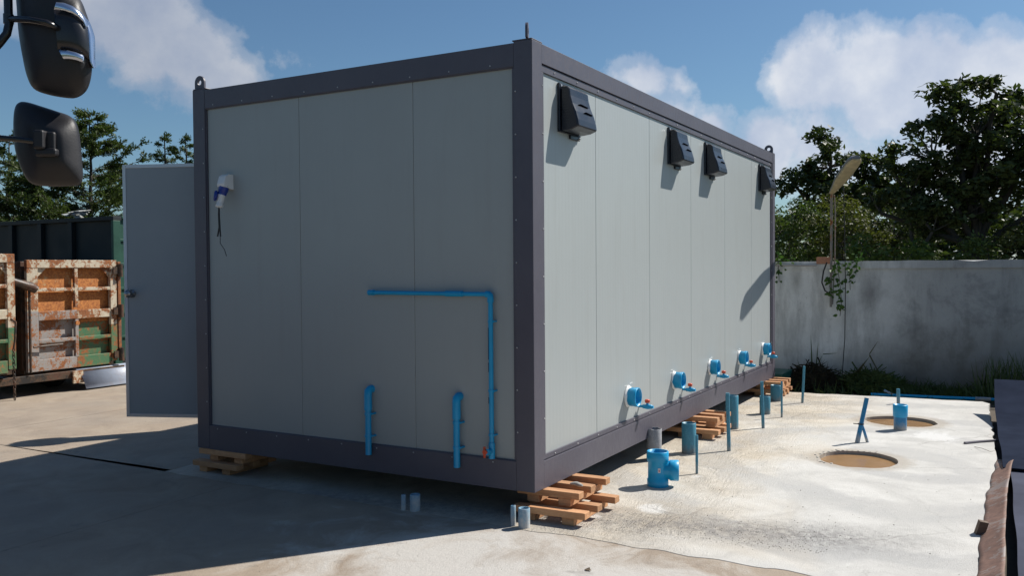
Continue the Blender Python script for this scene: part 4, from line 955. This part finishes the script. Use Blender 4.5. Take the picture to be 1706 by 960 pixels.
# distant wood closing the gaps
V, F = leafcloud([(RNG.uniform(24, 30), y, RNG.uniform(.3, 3.2 if y > -2 else 3.6)) for y in RNG.uniform(-14, 9.0, 650)], 60, .28, .65, .7, .1, 77)
o = arr('distant_wood', V, F, M_LDARK); o['kind'] = 'stuff'; o['label'] = 'far dark woodland behind the trees'

def feather_tree(base, height, spreadr, label, seed, leaf, nb=34, lsize=.10, trunk_r=.10, low=.25, group=None, name='feathery_tree', side=(0, 0), dens=1.0, spray=1.0):
    """upswept branches carrying flat feathery sprays"""
    rr = random.Random(seed); t = thing(name, base, label, 'tree', group); m = MB(); b = Vector(base); tip = b+Vector((rr.uniform(-.2, .2), rr.uniform(-.2, .2), height))
    tr = branch(m, b, tip, trunk_r, .012, rr, .02, 8); P_ = []; A_ = []
    for k in range(nb):
        f = low+(1-low)*(k+rr.random())/nb; p = b.lerp(tip, f); a = rr.uniform(0, 2*math.pi); reach = spreadr*(max(0, 1-(f-low)/(1-low))**.95*.95+.05)*rr.uniform(.55, 1.15)
        d = Vector((math.cos(a), math.sin(a), rr.uniform(.10, .55))); e = p+d*reach+Vector((side[0], side[1], 0))*reach*.5
        bp = branch(m, p, e, trunk_r*.25*(1-f*.6), .006, rr, .08, 4)
        for q in range(int(7*reach*dens)+3):
            s0 = p.lerp(e, rr.uniform(.18, 1.0)); sd = (d+Vector((rr.gauss(0, .6), rr.gauss(0, .6), rr.gauss(-.05, .25)))).normalized(); sl_ = rr.uniform(.25, .6)*spray*(1-.62*f)
            m.tube([s0, s0+sd*sl_*.55+Vector((0, 0, .03)), s0+sd*sl_], .005, 3, (False, False))
            for w in range(36):
                g_ = rr.random(); P_.append(s0+sd*sl_*g_+Vector((rr.gauss(0, .035), rr.gauss(0, .035), rr.gauss(0, .02)))); A_.append(sd)
    m.build('trunk', M_BARK, t)
    g = np.random.default_rng(seed); c = np.array([tuple(p) for p in P_]); ax = np.array([tuple(p) for p in A_])+g.normal(size=c.shape)*.55; ax /= np.linalg.norm(ax, axis=1)[:, None]
    nn_ = g.normal(size=c.shape); nn_[:, 2] += 1.2; sdv = np.cross(ax, nn_); sdv /= np.linalg.norm(sdv, axis=1)[:, None]+1e-9; s = (g.uniform(.6, 1.3, len(c))*lsize)[:, None]
    V = np.stack([c, c+ax*s*.5+sdv*s*.2, c+ax*s, c+ax*s*.5-sdv*s*.2], axis=1).reshape(-1, 3)
    arr('crown', V, np.arange(len(V)).reshape(-1, 4), leaf, t); return t
M_FEA = leafmat('feather_leaf', (.040, .062, .020), (.10, .125, .042), .25, .5, .9)
feather_tree((10.45, 19.3, -.1), 5.95, 3.6, 'tall feathery tree with pointed top behind the green container', 41, M_FEA, 125, lsize=.085, side=(-.15, .3), low=.18, dens=1.25)
feather_tree((8.9, 20.0, -.1), 4.0, 3.0, 'low spreading feathery tree left of the tall pointed tree', 42, M_FEA, 70, lsize=.085, low=.3)
feather_tree((10.4, 23.2, -.1), 5.7, 1.7, 'feathery tree seen left of and behind the truck mirrors', 46, M_FEA, 26, low=.55)
feather_tree((13.08, 19.2, -.1), 5.75, 1.15, 'slender feathery treetop above the open door', 43, M_FEA, 40, spray=.6, lsize=.075, low=.45)
feather_tree((13.25, 18.72, -.1), 5.65, 1.2, 'thin feathery treetop beside the building corner above the door', 44, M_FEA, 30, spray=.6, lsize=.075, low=.5)
feather_tree((10.9, 30, -.1), 3.2, 2.6, 'far low tree on the skyline at the left edge', 45, M_FEA, 30, low=.3)
# power lines
M_WIRE = simple('wire', (.05, .05, .055), .6)
for i, (z, lab) in enumerate(((5.7, 'highest'), (5.35, 'second'), (4.75, 'third'), (4.45, 'lowest'))):
    pts = [(x, 40-.12*(x-8), z-.6*(1-((x-14)/26)**2)) for x in np.linspace(-12, 40, 14)]
    tag(MB().tube(pts, .012, 4).build('power_line', M_WIRE), '%s of the thin power lines crossing behind the feathery trees' % lab, 'wire', 'power lines at the left')

# ------------------------------------------------------------------ skip bins and container on the left
CR = (.50, .44, .32); GR = (.27, .26, .27); GN = (.07, .20, .10)
M_CREAM = rusty('cream_rusty', (.58, .52, .40), .50, seed=1); M_GREYPT = rusty('grey_chipped', (.31, .295, .285), .43, seed=2); M_GREEN = rusty('green_chipped', (.065, .17, .085), .50, seed=4); M_RUST = rusty('orange_rust', (.56, .36, .17), .80, seed=5, rust=((.20, .05, .012), (.60, .24, .06)), scale=8)
M_DRUST = rusty('dark_rust', (.022, .020, .019), .42, seed=6, rust=((.035, .016, .010), (.11, .045, .022)))
def gate(x0, y, z0, w, h, root, flip=False):
    """one bin end: recessed sheets between proud rails; v measured down from the top"""
    def bx(u0, u1, v0, v1, t0, t1, mat, name): return MB().box(x0+u0*w, x0+u1*w, y+t0, y+t1, z0+h*(1-v1), z0+h*(1-v0)).build(name, mat, root, .004)
    F0, F1 = -.055, .0; S0, S1 = .03, .042
    lm = lambda top: M_CREAM if top else M_GREYPT
    bx(0, 1, 0, .072, F0, F1, M_CREAM, 'top_rail')
    bx(0, .115, .074, .46, F0+.004, F1, M_CREAM, 'side_post'); bx(0, .115, .4605, 1, F0+.004, F1, M_GREYPT, 'side_post')
    bx(.925, 1, .074, .62, F0+.004, F1, M_CREAM, 'side_post'); bx(.925, 1, .6205, .97, F0+.004, F1, M_GREEN, 'side_post')
    bx(.512, .55, .074, .44, F0+.01, F1, M_CREAM, 'rib'); bx(.512, .55, .5505, .90, F0+.01, F1, M_GREYPT, 'rib')
    for v0, v1, ma, mb in ((.255, .285, M_CREAM, M_CREAM), (.465, .545, M_GREYPT, M_CREAM), (.715, .745, M_GREYPT, M_GREEN)):
        bx(.117, .511 if v0 != .465 else .53, v0, v1, F0+.006, F1, ma, 'cross_rail'); bx(.551 if v0 != .465 else .5305, .923, v0, v1, F0+.006, F1, mb, 'cross_rail')
    bx(.117, .53, .895, 1, F0+.012, F1, M_GREYPT, 'bottom_rail'); bx(.5305, .923, .895, 1, F0+.012, F1, M_GREEN, 'bottom_rail')
    for u0, u1, v0, v1, mt in ((.10, .53, .05, .27, M_RUST), (.5305, .94, .05, .27, M_RUST), (.10, .53, .2705, .50, M_RUST), (.5305, .94, .2705, .50, M_RUST),
                               (.10, .53, .5005, .73, M_GREYPT), (.5305, .94, .5005, .585, M_RUST), (.5305, .94, .5855, .73, M_GREEN), (.10, .53, .7305, .93, M_GREYPT), (.5305, .94, .7305, .93, M_GREEN)):
        bx(u0, u1, v0, v1, S0, S1, mt, 'sheet_panel')
    for u, s in ((.117, 1), (.923, -1)):   # gussets
        g = MB(); zt = z0+h*(1-.075); xx = x0+u*w
        g.add([(xx, y-.02, zt), (xx+s*.10*w, y-.02, zt), (xx, y-.02, zt-.085*h), (xx, y-.005, zt), (xx+s*.10*w, y-.005, zt), (xx, y-.005, zt-.085*h)], [(0, 1, 2), (3, 5, 4), (1, 4, 5, 2), (0, 3, 4, 1)]); g.build('gusset', M_CREAM, root)
def bin_(x0, y, w, h, z0, label, depth=2.2):
    t = thing('skip_bin', (x0+w/2, y, z0), label, 'skip bin'); gate(x0, y, z0, w, h, t)
    for a in (x0-.02, x0+w-.03): MB().box(a, a+.05, y+.045, y+depth, z0+.02, z0+h-.02).build('side_wall', M_DRUST, t, .004)
    MB().box(x0, x0+w, y+.045, y+depth, z0-.03, z0+.019).build('floor', M_DRUST, t); MB().box(x0, x0+w, y+depth, y+depth+.05, z0, z0+h-.05).build('back_wall', M_DRUST, t)
    return t
bn = bin_(1.80, 8.20, 1.27, 1.42, .30, 'rusty cream, grey and green skip bin with ribbed end, right one of two')
m = MB(); m.box(3.085, 3.13, 8.14, 8.24, .45, 1.70); m.build('hinge_post', rusty('brown_post', (.16, .07, .05), .6, seed=8), bn, .004)
for z in (1.58, 1.02, .42): s = MB(); s.cyl((3.11, 8.12, z-.09), (3.11, 8.12, z+.09), .035); s.box(3.0, 3.11, 8.115, 8.135, z-.05, z+.05); s.build('hinge', M_DRUST, bn)
s = MB(); s.tube([(1.56, 8.06, 1.46), (1.80, 8.06, 1.38), (1.86, 8.04, 1.34)], [.045, .06, .05], 8); s.build('latch_arm', M_DRUST, bn)
s = MB(); s.tube([(1.84, 8.10, .62), (2.22, 8.08, .63)], .014, 6); s.tube([(1.80, 8.10, 1.36), (1.80, 8.10, .30)], .016, 6); s.build('lever_rod', M_DRUST, bn)
s = MB(); s.lathe([(.03, 0), (.03, .02)], (2.46, 8.135, .89), (0, -1, 0), 8); s.build('rivet', M_RUST, bn)
b2 = bin_(.29, 8.05, 1.27, 1.45, .34, 'rusty cream and green skip bin cut off by the left edge of the picture')
ch = thing('trailer_chassis', (1.6, 8.6, 0), 'dark steel trailer frame carrying the two rusty bins', 'trailer')
for y in (8.12, 9.7):
    m = MB(); m.box(-.4, 3.15, y, y+.07, .17, .265); m.build('rail', M_DRUST, ch, .004)
for x in (-.2, .9, 2.0, 3.0):
    m = MB(); m.box(x, x+.07, 8.191, 9.699, .18, .26); m.build('crossmember', M_DRUST, ch, .004)
m = MB(); m.box(2.36, 2.50, 8.08, 8.11, .10, .26); m.build('bracket', M_CREAM, ch, .003)
for x in (.5, 1.0, 2.55): 
    for y in (8.75, 9.35):
        m = MB(); m.lathe([(.10, 0), (.19, .01), (.20, .04), (.20, .12), (.19, .15), (.10, .16)], (x, y, .19), (0, 1, 0), 22); m.build('wheel', simple('tyre', (.015, .015, .015), .85), ch)
hc = thing('hanging_chain', (1.44, 7.98, .9), 'short dark chain hanging between the two bins down to the yard', 'chain')
for k in range(14):
    a = k % 2; c = Vector((1.53, 8.0, .62-k*.046)); s = MB(); rs = []
    for j in range(12):
        q = 2*math.pi*j/12; o_ = Vector((math.cos(q)*.014*(1-a), math.cos(q)*.014*a, math.sin(q)*.028)); nrm = Vector((0, 1, 0)) if not a else Vector((1, 0, 0)); o2 = o_.normalized()
        rs.append([c+o_+(o2*math.cos(p)+nrm*math.sin(p))*.006 for p in [2*math.pi*i/6 for i in range(6)]])
    s.rings(rs, closed=True); s.build('link', M_DRUST, hc)
s = MB(); s.tube([(1.50, 8.0, 1.0), (1.56, 8.0, .96), (1.55, 8.0, .75), (1.53, 8.0, .63)], .012, 6); s.build('hook', M_DRUST, hc)
# pale curved trough on the ground
m = MB(); rs = []
for k in range(9):
    q = k/8; yy_ = 8.02+.18*q**1.5; zz_ = .02+.255*math.sin(q*math.pi*.5)
    rs.append([Vector((2.50-.05*q, yy_, zz_)), Vector((3.75-.03*q, yy_, zz_-.0)), Vector((3.75-.03*q, yy_+.012, zz_+.006)), Vector((2.50-.05*q, yy_+.012, zz_+.006))])
m.rings(rs); tag(m.build('metal_trough', rusty('pale_blue_paint', (.30, .34, .42), .16, seed=12)), 'pale blue-white curved metal sheet on the yard right of the bins', 'metal sheet')
# green container
M_GC = simple('container_green', (.008, .060, .038), .55, 0, .25, 3, .2); M_GC2 = simple('container_shaded', (.005, .012, .014), .7, 0, .25, 3, .2)  # one green paint; the side walls' shade is put into the darker copy
gc = thing('green_container', (3.6, 11, .2), 'big dark green open-top container with upright ribs behind the rusty bins', 'container')
m = MB(); m.box(3.42, 3.47, 8.72, 16, .30, 2.30); m.build('side_wall', M_GC2, gc)
m = MB(); m.box(3.42, 5.6, 8.65, 8.70, .30, 2.33); m.build('end_wall', M_GC, gc)
m = MB(); m.box(5.55, 5.6, 8.72, 16, .30, 2.30); m.build('side_wall', M_GC2, gc)
m = MB(); m.box(3.42, 5.6, 8.66, 16, .22, .299); m.build('floor', M_GC2, gc)
m = MB(); m.box(3.36, 3.50, 8.60, 16.05, 2.301, 2.36); m.build('top_rail', M_GC2, gc, .006)
m = MB(); m.box(3.501, 5.62, 8.60, 8.72, 2.33, 2.375); m.build('top_rail', M_GC, gc, .006)
m = MB(); m.box(3.36, 3.48, 8.60, 8.649, .22, 2.30); m.build('corner_post', M_GC, gc, .006)
for y in (9.55, 10.3, 11.05, 11.8, 12.6, 13.4, 14.2): m = MB(); m.box(3.355, 3.419, y, y+.09, .30, 2.299); m.build('rib', M_GC2, gc, .004)
for z in (.6, .95, 1.3, 1.65, 2.0): m = MB(); m.box(3.49, 5.5, 8.625, 8.649, z, z+.035); m.build('rib', M_GC, gc, .004)
m = MB(); m.box(3.40, 5.6, 8.62, 8.9, -.0, .219); m.build('skid', rusty('skid', (.10, .05, .03), .8, seed=14), gc)
# crumpled scrap on its rim
s = MB()
rr = random.Random(3)
for k in range(9): c = Vector((3.44, 9.6+rr.uniform(-.25, .25), 2.40+rr.uniform(-.02, .07))); s.obox(c, (.02, .09, rr.uniform(-.03, .04)), (.05, -.01, .01), (0, .004, .004))
tag(s.build('plastic_scrap', simple('pale_scrap', (.35, .36, .34), .7)), 'pale crumpled scrap lying on the green container rim', 'scrap')

# ------------------------------------------------------------------ truck mirrors, upper left
tm = thing('parked_truck', (-4.9, 3, 0), 'parked truck, of which only two black mirrors on tubular arms show, upper left', 'truck')
M_TRK = simple('truck_paint', (.025, .04, .075), .3, 0, .1, 3); M_TYRE = simple('truck_tyre', (.02, .02, .02), .85, 0, .2, 20, .4)
# cab faces the photographer; its near side stands just outside the picture's left edge
def cab():  # rest of the truck is unseen, added dark to block sky and bounce light
    prof = [(.55, .55), (.42, .75), (.42, 1.45), (.62, 2.35), (.85, 2.55), (2.15, 2.60), (2.25, 2.5), (2.25, .55)]
    m = MB(); m.rings([[Vector((x, p[0]+o_, p[1])) for p in prof] for x, o_ in ((-6.05, .06), (-6.0, .0), (-4.12, .0), (-4.07, .06))], smooth=False)
    return m.build('cab', M_TRK, tm, .03)
cb = cab()
m = MB(); m.add([(-5.9, .445, 1.5), (-4.2, .445, 1.5), (-4.25, .60, 2.28), (-5.85, .60, 2.28)], [(0, 1, 2, 3)]); 
m.add([(-5.9, .455, 1.5), (-4.2, .455, 1.5), (-4.25, .61, 2.28), (-5.85, .61, 2.28)], [(3, 2, 1, 0)]); m.v = [(v[0], v[1]-.035, v[2]) for v in m.v]
M_WS = simple('dark_window', (.01, .012, .014), .05); m.build('windscreen', M_WS, cb)
m = MB(); m.box(-4.066, -4.055, .85, 1.75, 1.5, 2.2); m.build('window', M_WS, cb)
m = MB(); m.box(-4.066, -4.060, .75, 1.80, .62, 1.48); m.build('door', M_TRK, cb, .004)
m = MB(); m.box(-6.05, -4.07, .30, .41, .42, .68); m.build('bumper', M_ARM, tm, .02)
for x in (-5.75, -4.35):
    m = MB(); m.lathe([(.09, 0), (.08, .02), (.01, .03)], (x, .42, .85), (0, -1, 0), 16); m.build('headlight', M_CHROME, tm)
m = MB(); m.box(-5.5, -4.6, .6, 8.6, .55, .78); m.build('chassis', M_ARM, tm)
m = MB(); m.box(-6.1, -4.02, 2.4, 8.8, .95, 1.10); m.build('deck', M_TRK, tm, .01)
for a in ((-6.1, -6.05, 2.4, 8.8), (-4.07, -4.02, 2.4, 8.8)): m = MB(); m.box(a[0], a[1], a[2], a[3], 1.101, 1.75); m.build('side_board', M_TRK, tm, .008)
m = MB(); m.box(-6.05, -4.07, 2.4, 2.45, 1.101, 2.1); m.build('headboard', M_TRK, tm, .008)
for y in (1.35, 5.9, 7.1):
    for x in (-6.05, -4.35): m = MB(); m.lathe([(.25, 0), (.46, .02), (.48, .06), (.48, .22), (.46, .26), (.25, .27)], (x, y, .47), (1, 0, 0), 28); w_ = m.build('wheel', M_TYRE, tm); m = MB(); m.lathe([(.24, .03), (.24, .24)], (x, y, .47), (1, 0, 0), 20); m.build('rim', M_GREYP, w_)
mc = Vector((-3.33, -.33, 0)); mr = r2.copy(); mr.z = 0; mr.normalize(); mf = fw.copy(); mf.z = 0; mf.normalize()
MFD = (mc+Vector((0, 0, 2.1))-CAM).normalized()
def mp(px, z, dpt=0.): # px: distance to the right of the mirror stem, dpt: away from the viewer
    return mc+mr*px+MFD*dpt+Vector((0, 0, z))
def smooth_loop(P, per=4):
    out = []; n = len(P)
    for i in range(n):
        a, b, c, d = (Vector(P[(i+k-1) % n]) for k in range(4))
        for k in range(per):
            t = k/per; out.append(.5*((2*b)+(c-a)*t+(2*a-5*b+4*c-d)*t*t+(3*b-a-3*c+d)*t**3))
    return [(p.x, p.y) for p in out]
def housing(outline, centre, rings_, mat, name):
    """outline: closed loop (right, z); a shell built up towards the viewer, glass on the far side"""
    cx, cz = centre; m = MB()
    rs = [[mp(cx+(p[0]-cx)*f, cz+(p[1]-cz)*f, d_) for p in outline] for f, d_ in [(.94, .024), (.985, .018), (1.0, .006)]+rings_]
    m.rings(rs); o = m.build(name, mat, tm)
    g = MB(); g.rings([[mp(cx+(p[0]-cx)*.90, cz+(p[1]-cz)*.90, d_) for p in outline] for d_ in (.025, .028)], smooth=False); g.build('mirror_glass', M_GLASS, o)
    return o
def rrect(x0, x1, z0, z1, r, n=7, skew=lambda x, z: (x, z)):
    out = []
    rs_ = r if isinstance(r, (tuple, list)) else (r,)*4
    for (cx, cz, a0), q in zip(((x1, z1, 0), (x0, z1, 90), (x0, z0, 180), (x1, z0, 270)), rs_):
        sx = -1 if cx == x1 else 1; sz = -1 if cz == z1 else 1
        for k in range(n+1): a = R(a0+90*k/n); out.append(skew(cx+sx*q+q*math.cos(a), cz+sz*q+q*math.sin(a)))
    return out
def q(x, y): return ((x-78.8)/633, 2.03+(165.8-y)/635)   # drawing units to metres in the mirror's plane
up_out = smooth_loop([q(*p) for p in ((30, -20), (31, 20), (33, 55), (38, 90), (45, 125), (56, 147), (78, 157), (108, 163), (128, 163), (144, 152), (152, 132), (155, 105), (156, 70), (153, 45), (146, 22), (138, 2), (122, -18), (104, -55), (92, -95), (60, -105), (36, -75))])
UC = q(92, 45); DM = .088
UM = housing(up_out, UC, [(math.cos(R(a))**.62, -DM*math.sin(R(a))) for a in (8, 18, 28, 38, 48, 58, 68, 78, 86)]+[(.03, -DM)], M_MIRBLK, 'main_mirror')
def dpf(px, z):
    """depth of the housing's shell at a point of the mirror's plane"""
    d = Vector((px-UC[0], z-UC[1])); L = d.length; best = 1e9
    if L < 1e-6: return -DM
    d /= L; n = len(up_out)
    for i in range(n):
        a = Vector(up_out[i])-Vector(UC); e = Vector(up_out[(i+1) % n])-Vector(UC)-a; den = d.x*e.y-d.y*e.x
        if abs(den) < 1e-12: continue
        t = (a.x*e.y-a.y*e.x)/den; u = (a.x*d.y-a.y*d.x)/den
        if t > 0 and -1e-6 <= u <= 1+1e-6: best = min(best, t)
    r_ = min(.995, L/best); return -DM*math.sqrt(max(0, 1-r_**(2/.62)))
def patch(top, bot, n, mat, name, par, off=.006, th=.006, label=None):
    """a curved strip lying on the housing between two edges given in the mirror's plane"""
    def along(P, f):
        x = f*(len(P)-1); i = min(int(x), len(P)-2); a, b = q(*P[i]), q(*P[i+1]); t = x-i; return a[0]+(b[0]-a[0])*t, a[1]+(b[1]-a[1])*t
    s = MB(); rs = []
    for k in range(n+1):
        a, b = along(top, k/n), along(bot, k/n); row = []
        for j in range(5):
            t = j/4; px, z = a[0]+(b[0]-a[0])*t, a[1]+(b[1]-a[1])*t; row.append(mp(px, z, dpf(px, z)-off-.003*math.sin(math.pi*t)))
        rs.append(row+[v+mf*th for v in row[::-1]])
    s.rings(rs); return s.build(name, mat, par, label=label)
patch([(96, 8), (108, 9), (122, 14), (134, 22), (143, 32), (147, 42)], [(92, 20), (108, 22), (120, 25), (131, 31), (139, 39), (143, 48)], 20, M_CHROME, 'chrome_trim', UM, .014)
patch([(98, 84), (112, 85), (125, 88), (137, 93)], [(106, 99), (114, 99), (126, 101), (137, 105)], 14, M_CHROME, 'chrome_trim', UM, .014)
patch([(92, 21), (108, 23), (120, 26), (131, 32), (139, 40), (145, 50)], [(97, 83), (108, 83), (120, 85), (131, 89), (140, 94), (148, 100)], 22, simple('cover_panel', (.018, .018, .022), .28, 0, .1, 12), 'cover_panel', UM, .007, label='smooth black cover between the chrome trims')
s = MB(); rs = []
for k in range(15):
    f = k/14; y = 32+82*f; xo = 146+13.5*min(1, f*2.6)**.6; xi = 143+6*min(1, f*1.2)
    if f > .86: xi += (f-.86)*50
    a, b = q(xi, y), q(min(xo, 160), y); rs.append([mp(a[0], a[1], -.058), mp((a[0]+b[0])/2, a[1], -.050), mp(b[0], b[1], -.022), mp(b[0]-.001, b[1], .006), mp(a[0]-.004, a[1], -.030)])
s.rings(rs); s.build('chrome_trim', M_CHROME, UM)
low_out = smooth_loop([q(*p) for p in ((24, 180), (32, 170), (46, 170), (72, 178), (96, 186), (113, 192), (124, 201), (130, 216), (133, 240), (135, 268), (136, 294), (131, 308), (113, 311), (78, 311), (52, 307), (39, 294), (29, 271), (22, 242), (21, 206))])
LC = q(72, 232)
LM = housing(low_out, LC, [(.975, -.012), (.93, -.022), (.84, -.032), (.70, -.046), (.54, -.060), (.44, -.066), (.30, -.068), (.02, -.069)], M_MIRBLK, 'wide_angle_mirror')
def qb(x0, x1, y0, y1, d0, d1, name, bv):
    a, b = q(x0, y1), q(x1, y0); s = MB(); s.obox(mp((a[0]+b[0])/2, (a[1]+b[1])/2, (d0+d1)/2), mr*(b[0]-a[0])/2, mf*(d1-d0)/2, Vector((0, 0, (b[1]-a[1])/2))); return s.build(name, M_MIRBLK, LM, bv)
qb(61, 78, 215, 246, -.098, -.05, 'mount_block', .006); qb(78, 94, 218, 250, -.078, -.045, 'mount_block', .006); qb(62, 97, 245, 258, -.086, -.045, 'mount_foot', .006)
def qp(x, y, d_): a = q(x, y); return mp(a[0], a[1], d_)
s = MB(); s.tube([qp(-330, 205, -.12), qp(-80, 219, -.10), qp(0, 225, -.092), qp(30, 228, -.088), qp(66, 233, -.080)], .0070, 12); s.build('arm', M_ARM, tm)
s = MB(); s.tube([qp(18, -220, -.05), qp(18, -60, -.05), qp(18, 20, -.05), qp(18.5, 42, -.052), qp(15, 57, -.056), qp(4, 71, -.062), qp(-60, 140, -.09), qp(-330, 330, -.12)], .0105, 14); s.build('arm', M_ARM, tm)
s = MB(); s.tube([qp(19, 33, -.05), qp(34, 34, -.075), qp(56, 37, -.115), qp(80, 42, -.122), qp(92, 47, -.108), qp(97, 50, -.08)], .0085, 12); s.build('arm', M_ARM, tm)
s = MB(); s.tube([qp(-330, -260, -.05), qp(-40, -235, -.05), qp(18, -220, -.05)], .0105, 12); s.build('arm', M_ARM, tm)
s = MB(); s.lathe([(.0125, -.012), (.0125, .012)], qp(18, 33, -.05), (0, 0, 1), 14); s.build('arm_joint', M_ARM, tm)

for o in bpy.data.objects:
    if '_o' in o: del o['_o']
